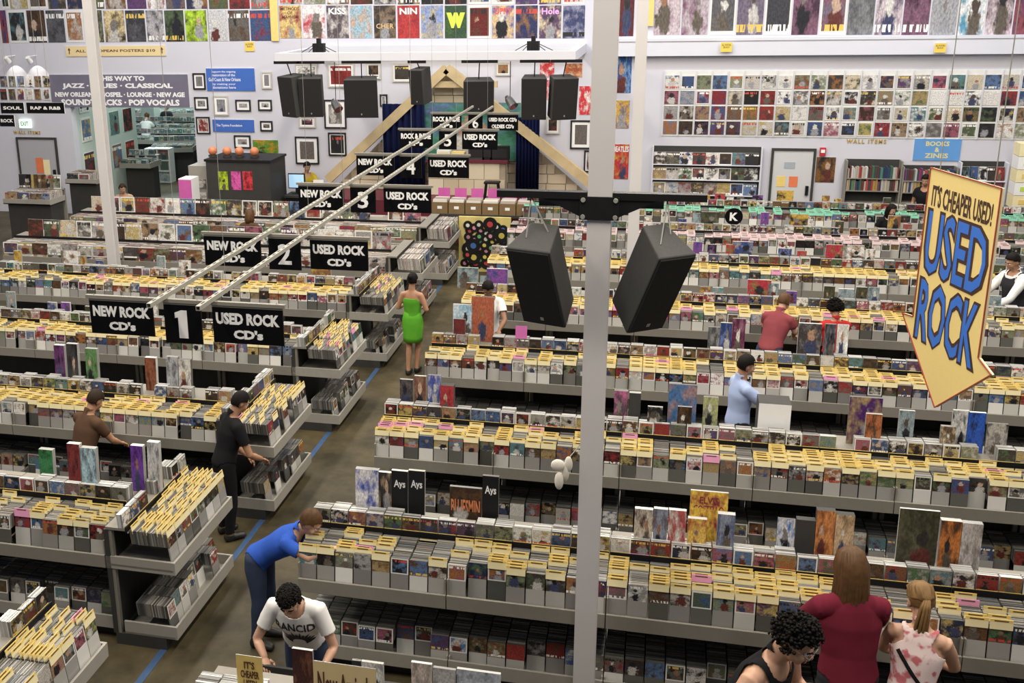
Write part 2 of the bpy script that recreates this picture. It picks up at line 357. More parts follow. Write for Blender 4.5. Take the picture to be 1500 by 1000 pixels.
stock = MB(); cards = MB()                     # the stuff: slots 0 edges, 1 keeper, 2 art, 3 pale tops / 0 yellow 1 cream 2 ink 3 pink 4 green 5 palepink
CDW = .142
def cd_bin(q, x, y, z0, zc, z1, T, em=0, sh=.13):   # keeper below, cover above
    w = CDW/2; h = sh*(zc-z0)
    q.box(x-w, x+w, y, y+.012, z0, zc, 1, 1, shear=sh, T=T, bottom=False)
    q.box(x-w, x+w, y+h, y+h+.012, zc, z1, em, 2, shear=sh, T=T, bottom=False)
def card_geo(q, x, y, z, T, c=0, w=.146, h=.052, sh=.18):
    cm = {0: (0, 1), 1: (3, 3), 2: (4, 4), 3: (5, 5)}[c]
    def zz(a, b, d, mi, x0, x1, dy=0):
        y0 = y+sh*a+dy; q.box(x0, x1, y0, y0+d, z+a, z+b, mi, shear=sh, T=T, bottom=False)
    zz(-.02, h*.58, .003, cm[1], x-w/2, x+w/2)
    zz(h*.58, h, .003, cm[0], x-w/2, x+w/2)
    zz(h*.70, h*.86, .001, 2, x-w*.32, x+w*.30, -.0012)
CARDM = [m_yel, m_cream, m_ink, m_pinkcard, m_greencard, m_palepink]; STOCKM = [m_edge, m_case, m_art, m_edge_l]
I4 = Matrix.Identity(4)
def one(fn, mats, nm):
    q = MB(); fn(q); return q.mesh(nm, mats)
ME_BIN = one(lambda q: cd_bin(q, 0, 0, .80, .965, 1.092, I4), STOCKM, 'cd_case')
ME_LOW = one(lambda q: cd_bin(q, 0, 0, .136, .285, .41, I4), STOCKM, 'cd_case')
ME_LED = one(lambda q: q.box(-CDW/2, CDW/2, 0, .012, 1.125, 1.25, 3, 2, shear=.06), STOCKM, 'cd_case')
ME_CARD = {c: one(lambda q: card_geo(q, 0, 0, 0, I4, c), CARDM, 'divider_card') for c in (0, 1, 2, 3)}
BUD = {'cd': 300, 'card': 300}
CCOL = {0: 'yellow', 1: 'pink', 2: 'green', 3: 'pale pink'}
def put_cd(me, T, x, y, label, fallback, near):
    if near and BUD['cd'] > 0:
        BUD['cd'] -= 1; o = link('cd_case', me, None, T @ Matrix.Translation((x, y, 0))); tag(o, label, 'cd case', 'CDs facing out of the racks')
    else: fallback()
def put_card(T, x, y, z, c, label, near):
    if near and BUD['card'] > 0:
        BUD['card'] -= 1; o = link('divider_card', ME_CARD[c], None, T @ Matrix.Translation((x, y, z))); tag(o, label, 'divider card', 'artist divider cards in the CD bins')
    else: card_geo(cards, x, y, z, T, c)
def fill(T, ncol, pitch, where, near, cc=0, dens=1.0, x0=0, y0=.03, y1=.425):
    for k in range(ncol):
        x = x0+(k+.5)*pitch; r = random.random()
        full = y1 if r > .12 else y1-.1*random.random()
        cov = (.58+.42*random.random())
        st = y0 if random.random() > .1 else y0+.06
        put_cd(ME_BIN, T, x, st, f'CD fronting {nth(k+1)} column in upper bin, {where}', lambda: cd_bin(stock, x, st, .80, .965, 1.092, T), near)
        npos = []; y = st+.028; dc = dens*random.choice((.25, .7, .95, 1.15, 1.3))
        while y < full:                         # cards come in runs of one artist each
            if random.random() < .66*dc: npos.append(y)
            y += random.choice((.03, .045, .045, .06, .1))
        npos.append(y1+.012)
        y = st+.034; i = 0; base = 1.088+random.uniform(-.006, .006)
        while y < full:
            z1 = base+random.uniform(-.004, .004)
            stock.box(x-CDW/2+random.uniform(0, .003), x+CDW/2, y, y+.0105, .97, z1, 0, shear=.10, T=T, bottom=False); y += .0128
        for j, yy in enumerate(npos):
            c = cc if (cc or random.random() > .035) else 1
            put_card(T, x+random.uniform(-.003, .003), yy, 1.085, c, f'{CCOL[c]} divider card {nth(j+1)} from front, {nth(k+1)} column, {where}', near)
def fill_ledge(T, ncol, pitch, where, near, x0=0, y0=.452, deep=.15, only=None):
    for k in range(ncol):
        if only and not only(k): continue
        x = x0+(k+.5)*pitch
        if random.random() < .06: continue
        put_cd(ME_LED, T, x, y0, f'CD standing {nth(k+1)} on the top ledge, {where}', lambda: stock.box(x-CDW/2, x+CDW/2, y0, y0+.012, 1.125, 1.25, 3, 2, shear=.06, T=T, bottom=False), near)
        y = y0+.016; e = y0+deep*(.25+.75*random.random())
        while y < e:
            stock.box(x-CDW/2, x+CDW/2, y, y+.0108, 1.125, 1.247+random.uniform(-.003, .003), 3, shear=.06, T=T, bottom=False); y += .0125
def fill_low(T, ncol, pitch, where, near, x0=0, y1=.5):
    for k in range(ncol):
        x = x0+(k+.5)*pitch; st = .085+random.choice((0, 0, .03, .09))
        put_cd(ME_LOW, T, x, st, f'CD fronting {nth(k+1)} column in lower bin, {where}', lambda: cd_bin(stock, x, st, .136, .285, .41, T), near)
        y = st+.034
        while y < y1:
            stock.box(x-CDW/2, x+CDW/2, y, y+.0105, .29, .408+random.uniform(-.004, .004), 0, shear=.1, T=T, bottom=False); y += .0128
def fill_rear(T, ncol, pitch, x0=0):
    for k in range(ncol):
        x = x0+(k+.5)*pitch; y = .83
        while y < 1.19: stock.box(x-CDW/2, x+CDW/2, y, y+.028, .80, 1.06+random.uniform(-.01, .01), 0, T=T, bottom=False); y += .032
lpstock = MB()
LPW = .315
def fill_lp(T, ncol, pitch, x0=0, z=1.085, y0=.03, y1=.43):
    for k in range(ncol):
        x = x0+(k+.5)*pitch; y = y0; lpstock.box(x-LPW/2, x+LPW/2, y, y+.006, z-.31, z, 0, 1, shear=.15, T=T, bottom=False); y += .01
        while y < y1:
            lpstock.box(x-LPW/2, x+LPW/2, y, y+.0045, z-.2, z+random.uniform(-.008, .008), 0, 1, shear=.12, T=T, bottom=False); y += random.choice((.007, .0085, .012))
SIDE = {'R': 'right', 'L': 'left'}
def rowname(i, s): return ('front' if i == 0 else 'nearest' if i == 1 else nth(i))+f' {SIDE[s]} row'
PITCH8 = BAY/8
NB_R = [2, 6, 6, 7, 7, 8, 8, 9]; NB_L = [1, 2, 4, 5, 5, 6, 6]
def do_right(i):
    for b in range(NB_R[i]):
        Mx = Matrix.Translation((XR+BAY*b, ROWY[i], 0)); w = f'{nth(b+1)} bay, {rowname(i, "R")}'
        rack(Mx, RM, f'grey metal CD rack, {nth(b+1)} from the aisle in the {rowname(i, "R")}', 'grey metal CD racks', BAY)
        cc = {6: 3, 7: 2}.get(i, 0); near = i <= 3
        fill(Mx, 8, PITCH8, w, near, cc, 1.0 if i < 6 else .6)
        fill_ledge(Mx, 8, PITCH8, w, near)
        if 1 <= i <= 3: fill_low(Mx, 8, PITCH8, w, i == 1)
def do_left(i):
    rn = rowname(i, 'L')
    for b in range(NB_L[i]):
        Mx = Matrix.Translation((XE-BAY*(b+1), ROWY[i], 0)); w = f'{nth(b+1)} bay, {rn}'
        rack(Mx, RM, f'grey metal {"record" if i > 4 else "CD"} rack, {nth(b+1)} from the aisle in the {rn}', 'grey metal CD racks', BAY)
        if i <= 4:
            fill(Mx, 8, PITCH8, w, i <= 2, 0, 1.15); fill_ledge(Mx, 8, PITCH8, w, i <= 2)
            if i <= 2: fill_low(Mx, 8, PITCH8, w, False)
        else:
            fill_lp(Mx, 4, BAY/4*.99, .006)
            T2 = Mx @ Matrix.Translation((0, .80, 0)); fill_lp(T2, 4, BAY/4*.99, .006, 1.07, 0, .38)
    # end cap facing the aisle
    Mx = Matrix.Translation((XA, ROWY[i], 0)) @ Matrix.Rotation(math.pi/2, 4, 'Z'); w = f'aisle end of the {rn}'
    rack(Mx, RE, f'grey end rack facing the aisle at the end of the {rn}', 'grey aisle end racks', 1.25)
    if i <= 4:
        fill(Mx, 8, 1.19/8, w, i <= 2, 0, 1.25, .03, .03, .41)
        fill_ledge(Mx, 8, 1.25/8, w, i <= 2, 0, .44, .12)
        fill_low(Mx, 8, 1.19/8, w, i <= 1, .03, .4)
    else:
        fill_lp(Mx, 3, .4, .02); fill_lp(Mx @ Matrix.Translation((0, .05, -.67)), 3, .4, .02)
for i in range(8):
    do_right(i)
    if i < 7: do_left(i)
tag(stock.build('cd_stock', STOCKM), 'rows of CD cases packed upright in the rack bins', 'cd cases', kind='stuff')
tag(cards.build('divider_card_stock', CARDM), 'yellow artist divider cards crowding the farther CD bins', 'divider cards', kind='stuff')
tag(lpstock.build('record_stock', [m_lpedge, m_lpart]), 'vinyl record sleeves packed upright in the back left bins', 'records', kind='stuff')
# ------------------------------------------------------------------ hanging aisle signs
SGY = [6.65, 8.78, 11.39, 13.73, 16.39, 18.70]
strut_t = thing('sign_rail_pair', (-3.22, 6.4, 3.3), 'pair of long slotted steel rails hung along the aisle carrying signs', 'rail')
for x in (-.18, .19):
    q = MB(); q.box(x-.016, x+.016, 0, 13.1, -.003, .0); q.box(x-.016, x-.013, 0, 13.1, 0, .03); q.box(x+.013, x+.016, 0, 13.1, 0, .03); q.box(x-.013, x+.013, 0, 13.1, .027, .03)
    r_ = q.build('rail', m_pipe, strut_t)
    q = MB()
    for k in range(110): q.box(x-.006, x+.006, .06+k*.118, .115+k*.118, .0301, .0312)
    q.build('slots', m_dark, r_)['kind'] = 'stuff'
for k in range(5):
    for x in (-.18, .19): q = MB(); q.tube((x, .5+k*3, .035), (x, .5+k*3, 3.9), .002, n=5); q.build('hanger_rod', m_pipe, strut_t)
SG = [((131, 442, 228, 498), (240, 450, 298, 503), (311, 454, 417, 510)), ((299, 351, 384, 393), (393, 353, 442, 396), (454, 356, 540, 399)),
      ((437, 276, 505, 311), (513, 277, 551, 311), (562, 279, 632, 314)), ((522, 230, 578, 257), (586, 231, 618, 258), (627, 232, 687, 262)),
      ((585, 193, 634, 218), (643, 194, 669, 218), (677, 194, 729, 220)), ((632, 166, 676, 190), (686, 167, 707, 189), (714, 166, 759, 189))]
m_let = mat('lettering_white', (.86, .86, .86), .5, .02, 5)
for i in range(6):
    Y = SGY[i]
    lab = [('NEW ROCK', "CD's"), (str(i+1), None), ('USED ROCK', "CD's")]
    if i >= 4: lab[0] = ('ROCK & INDIE', "LP's")
    if i == 5: lab[2] = ("USED ROCK CD's", "OLDIES CD's")
    for (u0, v0, u1, v1), (a, b) in zip(SG[i], lab):
        p = P(u0, v0, Y); p2 = P(u1, v1, Y); w = p2.x-p.x; h = w*.50 if b else .30
        if not b: h = .29
        t = thing('hanging_sign', ((p.x+p2.x)/2, Y, 0), f'black hanging sign reading {a}' + (f' {b}' if b else '') + f', {nth(i+1)} set along the aisle', 'sign', 'black aisle signs')
        zt = 3.255; t.location.z = zt-h/2
        q = MB(); q.box(-w/2, w/2, -.006, .006, -h/2, h/2); q.build('panel', m_sign, t)
        q = MB(); q.box(-w/2, w/2, -.008, .008, h/2, h/2+.012)
        for s_ in (-1, 1): q.tube((s_*w*.42, 0, h/2), (s_*w*.42, 0, h/2+.05), .003, n=5)
        q.build('top_channel', m_steel, t)
        if b:
            text(t, a, m_let, 0, -.0065, h*.19, w*.90, h*(.33 if i < 5 or b != "OLDIES CD's" else .26), .05, depth=.001)
            text(t, b, m_let, 0, -.0065, -h*.24, w*(.42 if b != "OLDIES CD's" else .72), h*.26, .05, depth=.001)
        elif a == '1':
            q = MB(); q.prism([(-.035, -.105), (.035, -.105), (.035, .105), (-.01, .105), (-.06, .085), (-.06, .045), (-.035, .05)], -.0085, -.0065); q.build('lettering', m_let, t)
        else: text(t, a, m_let, 0, -.0065, 0, w*.42, h*.66, .02, depth=.001)
    x0 = P(SG[i][0][0], SG[i][0][1], Y).x; x1 = P(SG[i][2][2], SG[i][2][3], Y).x
    q = MB(); q.box(x0-strut_t.location.x-.02, x1-strut_t.location.x+.02, Y-6.4-.015, Y-6.4+.015, -.030, -.004); q.build('cross_bar', m_steel, strut_t)
# ------------------------------------------------------------------ arrow sign
A0 = CAM+ray(1366, 245)*6.1; A1 = CAM+ray(1470, 277)*5.45
ax = Vector((A1.x-A0.x, A1.y-A0.y, 0)); aw = ax.length; ax.normalize()
t = thing('arrow_sign', (A0.x, A0.y, 0), 'yellow arrow-shaped hanging sign reading USED ROCK pointing down', 'sign', rz=math.atan2(ax.y, ax.x)+math.pi)
# its face is turned to the camera: local x runs from the far edge on the left to the near edge on the right
t.rotation_euler = (0, 0, math.atan2(ax.y, ax.x)); zt = 4.335; t.location.z = zt-1.35
H = 1.35
pol = [(0, H), (aw, H), (aw, H-.925), (aw+.13, H-.975), (aw*.5, 0), (-.12, H-.915), (0, H-.90)]
q = MB(); q.prism(pol, -.008, .008, 0, 1); q.build('arrow_board', [mat('arrow_yellow', (.80, .62, .24), .6, .05, 90), m_cream], t)
q = MB()
for a, b in zip(pol, pol[1:]+pol[:1]):
    d = Vector((b[0]-a[0], 0, b[1]-a[1])).normalized()*.006
    q.tube((a[0], -.010, a[1]), (b[0], -.010, b[1]), .0045, n=4)
q.build('outline', mat('arrow_red', (.35, .06, .03), .6), t)
text(t, "IT'S CHEAPER USED!", mat('arrow_brown', (.05, .018, .01), .6), aw*.5, -.009, H-.15, aw*.86, .125, .02, depth=.001)
m_blu = mat('arrow_blue', (.035, .16, .62), .5, .06, 20)
for wd, z in (('USED', H-.42), ('ROCK', H-.83)):
    text(t, wd, mat('arrow_brown', (.05, .018, .01), .6), aw*.5, -.009, z, aw*.93, .40, .055, 'lettering_outline', depth=.001)
    text(t, wd, m_blu, aw*.5, -.0105, z, aw*.86, .365, .012, depth=.001)
q = MB()
for x in (.08, aw-.08): q.tube((x, 0, H), (x, 0, H+2.8), .003, n=5)
q.build('hanging_wires', m_pipe, t)
# ------------------------------------------------------------------ speaker bracket and the two near loudspeakers
bt = thing('speaker_bracket', (COLX, 6.85, 4.02), 'black steel bracket bolted round the foreground column holding two loudspeakers', 'bracket')
q = MB(); q.box(-.125, .125, -.118, -.102, -.075, .075); q.build('clamp_plate', m_black, bt)
for sx in (-1, 1):
    q = MB(); q.box(min(sx*.08, sx*.66), max(sx*.08, sx*.66), -.10, -.03, .055, .10); q.prism([(sx*.1, -.07), (sx*.12, .055), (sx*.36, .055)], -.09, -.05); q.build('arm', m_black, bt)
    q = MB(); q.box(min(sx*.14, sx*.40), max(sx*.14, sx*.40), .03, .09, -.02, .05); q.build('rear_arm', m_black, bt)
    for sz in (-1, 1):
        q = MB(); q.tube((sx*.102, -.118, sz*.055), (sx*.102, -.130, sz*.055), .016, .014, 10); q.build('bolt', m_pipe, bt)
def wedge(w, h, d, bw=.62):
    q = MB(); b = w*bw
    pts = [(-w/2, 0, -h/2), (w/2, 0, -h/2), (b/2, d, -h/2), (-b/2, d, -h/2), (-w/2, 0, h/2), (w/2, 0, h/2), (b/2, d, h/2), (-b/2, d, h/2)]
    q.v = pts; q.f = [(0, 1, 5, 4), (4, 5, 6, 7), (1, 2, 6, 5), (3, 0, 4, 7), (2, 3, 7, 6), (3, 2, 1, 0)]; q.m = [0]*6; q.uv = [None]*6
    return q
def speaker(loc, yaw, tilt, w, h, d, label, group, bw=.62, hang=None):
    t = thing('loudspeaker', loc, label, 'speaker', group); t.rotation_euler = (tilt, 0, yaw)
    o = wedge(w, h, d, bw).build('cabinet', m_cab, t)
    bv = o.modifiers.new('bevel', 'BEVEL'); bv.width = .012; bv.segments = 2
    q = MB(); q.box(-w/2+.012, w/2-.012, -.008, .002, -h/2+.015, h/2-.015); g = q.build('grille', m_grille, t)
    q = MB(); q.box(-.012, .012, -.010, -.008, -h*.42, -h*.38); q.build('badge', m_pipe, g)
    if hang:
        inv = (Matrix.Translation(loc) @ Matrix.Rotation(yaw, 4, 'Z') @ Matrix.Rotation(tilt, 4, 'X')).inverted()
        q = MB()
        for a, b in hang: q.tube(inv @ Vector(a), Vector(b), .005, n=5)
        q.build('safety_cable', mat('cable_grey', (.16, .15, .14), .4), t)
    return t
speaker((-.738, 6.6, 3.509), -.336, .451, .312, .634, .288, 'large black loudspeaker hanging left of the foreground column', 'loudspeakers on the column bracket', hang=[((-.80, 6.79, 4.08), (-.06, .12, .317)), ((-.80, 6.79, 4.08), (.06, .2, .317))])
speaker((.048, 6.6, 3.505), .616, .508, .276, .655, .308, 'large black loudspeaker hanging right of the foreground column', 'loudspeakers on the column bracket', hang=[((.06, 6.79, 4.08), (-.06, .12, .327)), ((.06, 6.79, 4.08), (.06, .2, .327))])
# ------------------------------------------------------------------ stage: soffit frame, hung speakers, A-frame, curtains, counter
FY = 21.3
fa = P(402, 78, FY); fb = P(843, 83, FY); zt = 4.2
tr = thing('stage_soffit_frame', ((fa.x+fb.x)/2, FY, zt), 'white rectangular beam frame hung above the stage', 'beam frame')
hw = (fb.x-fa.x)/2
q = MB(); q.box(-hw, hw, 0, .16, -.16, 0); q.build('front_beam', m_trim, tr)
for s_ in (-1, 1):
    q = MB(); q.box(s_*hw-(0 if s_ < 0 else .16), s_*hw+(.16 if s_ < 0 else 0), .16, YW-FY-.01, -.19, 0); q.build('side_beam', m_trim, tr)
q = MB(); q.box(-hw+.16, hw-.16, YW-FY-.17, YW-FY-.01, -.19, 0); q.build('rear_beam', m_trim, tr)
def px(u, v, Y): return P(u, v, Y)
HS = [(420, 112, 34, 60, -.55), (455, 114, 36, 58, .12), (529, 116, 52, 57, .10), (610, 102, 24, 52, -.30), (702, 118, 48, 46, .18), (783, 114, 40, 62, .10), (829, 114, 42, 62, .42)]
for k, (u, v, w, h, yw) in enumerate(HS):
    a = P(u-w/2, v, FY); b = P(u+w/2, v, FY); c = P(u, v+h, FY); W_ = (b.x-a.x); H_ = a.z-c.z
    t = speaker(((a.x+b.x)/2, FY-.05, a.z-H_/2), yw, .12, W_*.93, H_, .42, f'black stage loudspeaker, {nth(k+1)} from the left under the beam frame', 'loudspeakers under the stage beam', .8)
    p = MB(); zb = zt-.19-(a.z-H_/2)
    inv = (Matrix.Rotation(yw, 3, 'Z') @ Matrix.Rotation(.12, 3, 'X')).inverted()
    p.tube(inv @ Vector((0, .095, zb)), (0, .2, H_/2-.02), .012, n=6)
    p.build('hanging_pole', m_black, t)
    q = MB(); cx = (a.x+b.x)/2-tr.location.x; q.box(cx-W_*.55, cx+W_*.55, .02, .07, -.22, -.16); q.build('speaker_rail', m_black, tr)
for u, v in ((490, 150), (745, 145)):
    p = P(u, v, FY+.1); t = thing('stage_lamp', p, 'chrome stage can lamp hung ' + ('left' if u < 600 else 'right') + ' of the stage centre', 'lamp', 'chrome stage lamps')
    q = MB(); q.tube((0, 0, 0), (.12, -.1, -.14), .08, .1, 14); q.tube((0, 0, 0), (-.04, .03, .05), .08, .05, 14); q.build('can', mat('chrome', (.6, .6, .58), .15, .1, 5, metal=.9), t)
    q = MB(); q.tube((.03, 0, 0), (.03, 0, zt-.19-p.z), .008, n=6); q.build('yoke_pole', m_black, t)
for u, v in ((466, 62), (781, 62)):
    p = P(u, v, FY+.3); t = thing('dimmer_box', (p.x, FY+.35, zt), 'small black cabled box on ' + ('left' if u < 600 else 'right') + ' end of the stage beam', 'box', 'black boxes on the stage beam')
    q = MB(); q.box(-.12, .12, -.08, .08, 0, .18); q.box(-.04, .04, -.05, .05, .18, .28); q.build('housing', m_black, t)
    q = MB()
    for k in range(6): q.tube((-.1+.04*k, -.08, .14), (-.35+.15*k, -.1, .005), .008, n=5)
    q.build('cables', m_black, t)
# A-frame on the wall
ya = YW-.45
ap = P(655, 100, ya); la = P(482, 262, ya); ra = P(866, 268, ya)
t = thing('timber_a_frame', ((la.x+ra.x)/2, ya, .9), 'pale timber A-frame gable standing over the stage', 'timber frame')
def beam(q, a, b, th, y0, y1):
    d = Vector((b[0]-a[0], b[1]-a[1])).normalized(); n = Vector((-d.y, d.x))*th/2
    q.prism([(a[0]+n.x, a[1]+n.y), (a[0]-n.x, a[1]-n.y), (b[0]-n.x, b[1]-n.y), (b[0]+n.x, b[1]+n.y)], y0, y1)
o = t.location
for e in (la, ra):
    q = MB(); beam(q, (e.x-o.x, e.z-o.z), (ap.x-o.x, ap.z-o.z), .21, -.15, .05); q.build('rafter', m_wood, t)
q = MB(); q.box(-.95, .95, -.1, .02, ap.z-o.z-.42, ap.z-o.z-.28); q.build('collar_tie', m_wood, t)
# stone-block infill behind the frame, block by block
bs = thing('stone_block_infill', (o.x, YW-.30, .9), 'sandstone block wall filling the gable behind the stage', 'stone wall')
m_stone = islands('sandstone', [(.62, .55, .40), (.55, .47, .33), (.68, .61, .47), (.58, .51, .38)], .85, .5)
q = MB(); q.prism([(la.x-o.x+.1, 0), (ra.x-o.x-.1, 0), (ap.x-o.x, ap.z-.9-.05)], .03, .10); q.build('mortar', mat('mortar', (.35, .30, .22), .9), bs)
bh = .22; zz = 0.0; r_ = 0; hgt = ap.z-.9
while zz < hgt-.3:
    lft = (la.x-o.x)+(ap.x-la.x)*(zz+bh)/hgt+.06; rgh = (ra.x-o.x)+(ap.x-ra.x)*(zz+bh)/hgt-.06
    x = lft-(.2 if r_ % 2 else 0)
    while x < rgh:
        a, b = max(x, lft), min(x+.44, rgh)
        if b-a > .06:
            q = MB(); q.box(a+.008, b-.008, -.02+random.uniform(-.012, .012), .03, zz+.008, zz+bh-.008); q.build('stone_block', m_stone, bs)
        x += .44
    zz += bh; r_ += 1
# stage deck and fascia
m_maroon = mat('stage_maroon', (.13, .018, .03), .5, .2, 6)
dk = thing('stage_deck', (o.x, YW-1.3, 0), 'low maroon stage deck below the timber gable', 'stage')
q = MB(); q.box(-3.4, 3.3, -.35, .95, .80, .90); q.build('deck_boards', m_maroon, dk)
q = MB(); q.box(-3.4, 3.3, -.35, -.30, 0, .80); q.build('fascia', m_maroon, dk)
# curtains
def curtain(u0, u1, v0, Y, label):
    a = P(u0, v0, Y); b = P(u1, v0, Y); zb = .905; q = MB(); n = 48
    for k in range(n):
        for (s0) in (0,):
            x0 = a.x+(b.x-a.x)*k/n; x1 = a.x+(b.x-a.x)*(k+1)/n; f0 = .035*math.sin(k*.9); f1 = .035*math.sin((k+1)*.9)
            q.face([(x0, Y+f0, zb), (x1, Y+f1, zb), (x1, Y+f1, a.z), (x0, Y+f0, a.z)])
    ob = q.build('stage_curtain', mat('navy_velvet', (.006, .009, .040), .95, .3, 12, spec=.1), None, True)
    m_ = ob.modifiers.new('solid', 'SOLIDIFY'); m_.thickness = .012
    tag(ob, label, 'curtain', 'navy stage curtains')
curtain(560, 622, 152, YW-.55, 'navy velvet curtain at the left of the stage')
curtain(757, 791, 172, YW-.55, 'navy velvet curtain at the right of the stage')
# painted backdrop between the curtains
a = P(618, 150, YW-.42); b = P(762, 236, YW-.42)
q = MB(); q.box(a.x, b.x, YW-.44, YW-.41, b.z, a.z, 0, 1)
bd = q.build('stage_backdrop', [m_dark, art('backdrop_art', rough=.6, words=False, c1=(.06, .22, .14), c2=(.10, .16, .30))]); tag(bd, 'colourful green painted backdrop panel between the stage curtains', 'backdrop')
# counter in front of it
a = P(628, 237, YW-.8); b = P(740, 262, YW-.8)
ct = thing('stone_counter', ((a.x+b.x)/2, YW-.8, .9), 'sandstone-fronted counter with maroon top on the stage', 'counter')
w_ = (b.x-a.x)/2; hh = max(.45, a.z-.9)
q = MB(); q.box(-w_-.05, w_+.05, -.08, .30, hh, hh+.06); q.build('counter_top', m_maroon, ct)
q = MB(); q.box(-w_, w_, -.03, .25, 0, hh); q.build('carcass', mat('mortar', (.35, .30, .22), .9), ct)
for r_ in range(2):
    for k in range(5):
        x = -w_+2*w_*k/5-(.12 if r_ else 0); q = MB(); q.box(max(-w_, x)+.006, min(w_, x+2*w_/5)-.006, -.05, -.03, r_*hh/2+.006, (r_+1)*hh/2-.006); q.build('stone_block', m_stone, ct)
for k, (u, w, h, m_) in enumerate(((698, .36, .34, m_dark), (714, .22, .38, m_black), (732, .42, .30, m_black), (671, .3, .16, m_yel), (650, .3, .2, m_white))):
    p = P(u, 235, YW-.7); q = MB(); q.box(-w/2, w/2, -.1, .1, 0, h); q.box(-w*.4, w*.4, -.104, -.1, h*.15, h*.85, 1)
    ob = q.build('equipment_box', [m_, m_grille if m_ in (m_dark, m_black) else m_cream]); ob.location = (p.x, YW-.65, .9+hh+.06); tag(ob, f'box of stage gear, {nth(k+1)} along the stone counter top', 'box', 'boxes on the stage counter')
t = thing('stool', (P(722, 258, YW-1.1).x, YW-1.2, .9), 'small black stool on the stage before the counter', 'stool')
q = MB(); q.box(-.17, .17, -.12, .12, .36, .40); q.build('seat', m_black, t)
for sx in (-1, 1):
    for sy in (-1, 1): q = MB(); q.tube((sx*.13, sy*.09, .36), (sx*.17, sy*.11, 0), .02, n=6); q.build('leg', m_black, t)
# ------------------------------------------------------------------ things on the back wall
def poster(u0, v0, u1, v1, m_, label, cat='poster', group=None, Y=YW, name='poster', th=.006):
    a = P((u0+u1)/2, (v0+v1)/2, Y); x0 = P(u0, (v0+v1)/2, Y).x; x1 = P(u1, (v0+v1)/2, Y).x; z1 = P((u0+u1)/2, v0, Y).z; z0 = P((u0+u1)/2, v1, Y).z
    q = MB(); w = (x1-x0)/2; h = (z1-z0)/2; q.box(-w, w, -th, 0, -h, h, 0, 1); o = q.build(name, [m_white, m_]); o.location = ((x0+x1)/2, Y-.002, (z0+z1)/2)
    o['hw'] = w; o['hh'] = h
    return tag(o, label, cat, group)
def solid_art(name, c1, c2, rough=.4, words=False): return art(name, rough=rough, words=words, c1=c1, c2=c2)
# left strip: whole lower row and the feet of the row above
LX = [0, 12, 40, 68, 96, 123, 152, 184, 214, 241, 271, 304, 334, 366, 399]
LK = ['dark group photo', 'green garden scene', 'pale blue city view', 'grey band portrait', 'white sheet with red heading', 'violet figure', 'black and parchment script', 'grey portrait', 'dark-haired singer on white', 'couple in blue', 'acid green duotone', 'grey long-haired figure', 'pale group photo', 'dark band portrait']
m_acid = solid_art('acid_green_art', (.42, .62, .05), (.02, .03, .01)); m_script = solid_art('parchment_art', (.62, .50, .28), (.04, .03, .02))
for k in range(14):
    mm = m_acid if k == 10 else m_script if k == 6 else m_postG if k in (3, 7, 8, 11) else m_postL
    poster(LX[k]+1, 15, LX[k+1]-1, 63 - k*.25, mm, f'wall poster of {LK[k]}, {nth(k+1)} in the upper left strip', group='posters in the upper left strip')
    poster(LX[k]+1, -38, LX[k+1]-1, 13, m_postL, f'poster cut by the photo top, {nth(k+1)} above the upper left strip', group='posters above the upper left strip')
# middle strip
T = lambda s_: s_
MID = [('METHODS\nOF\nMAYHEM', (.68, .52, .20), (.35, .10, .08), (.12, .04, .03)), ('', (.75, .7, .7), (.5, .08, .1), None), ('KISS', (.10, .08, .09), (.55, .5, .48), (.9, .88, .86)), ('', (.30, .48, .58), (.5, .36, .28), None), ('CHER', (.05, .04, .035), (.25, .18, .12), (.72, .5, .25)), ('NIN', (.45, .05, .05), (.30, .03, .04), (.9, .9, .9)), ('', (.22, .30, .55), (.5, .42, .2), None), ('W', (.04, .08, .05), (.06, .12, .04), (.62, .72, .08)), ('', (.14, .02, .02), (.12, .03, .02), (.8, .7, .6)), ('OPRY', (.62, .45, .25), (.10, .12, .35), (.7, .1, .06)), ('', (.03, .04, .11), (.25, .13, .06), (.8, .4, .1)), ('Hole', (.10, .06, .12), (.6, .5, .35), (.75, .4, .7)), ('', (.05, .06, .14), (.3, .3, .4), None)]
for k, (tx, c1, c2, tc_) in enumerate(MID):
    u0 = 408.5+k*34.6; nm = 'mid_poster_art_%d' % k
    o = poster(u0+1, 8, u0+33, 56, solid_art(nm, c1, c2, .4, not tx), (f'wall poster headed {tx.replace(chr(10), " ")}' if tx else f'wall poster, {nth(k+1)} from left') + ' in the strip above the stage', group='posters above the stage')
    poster(u0+1, -42, u0+33, 6, m_postL, f'poster cut by the photo top, {nth(k+1)} above the stage strip', group='posters cut off above the stage')
    if tx:
        w = o['hw']; h = o['hh']
        if tx == 'METHODS\nOF\nMAYHEM': text(o, tx, mat('pl0', tc_), 0, -.0065, h*.55, w*1.7, h*.75, .02, depth=.001)
        elif tx == 'CHER': text(o, tx, mat('pl4', tc_), 0, -.0065, -h*.25, w*1.6, h*.3, .01, depth=.001)
        elif tx == 'W': text(o, tx, mat('pl7', tc_), 0, -.0065, h*.1, w*1.7, h*.95, .12, depth=.001)
        else: text(o, tx, mat('pl%d' % k, tc_), 0, -.0065, h*.66, w*1.6, h*.4, .03, depth=.001)
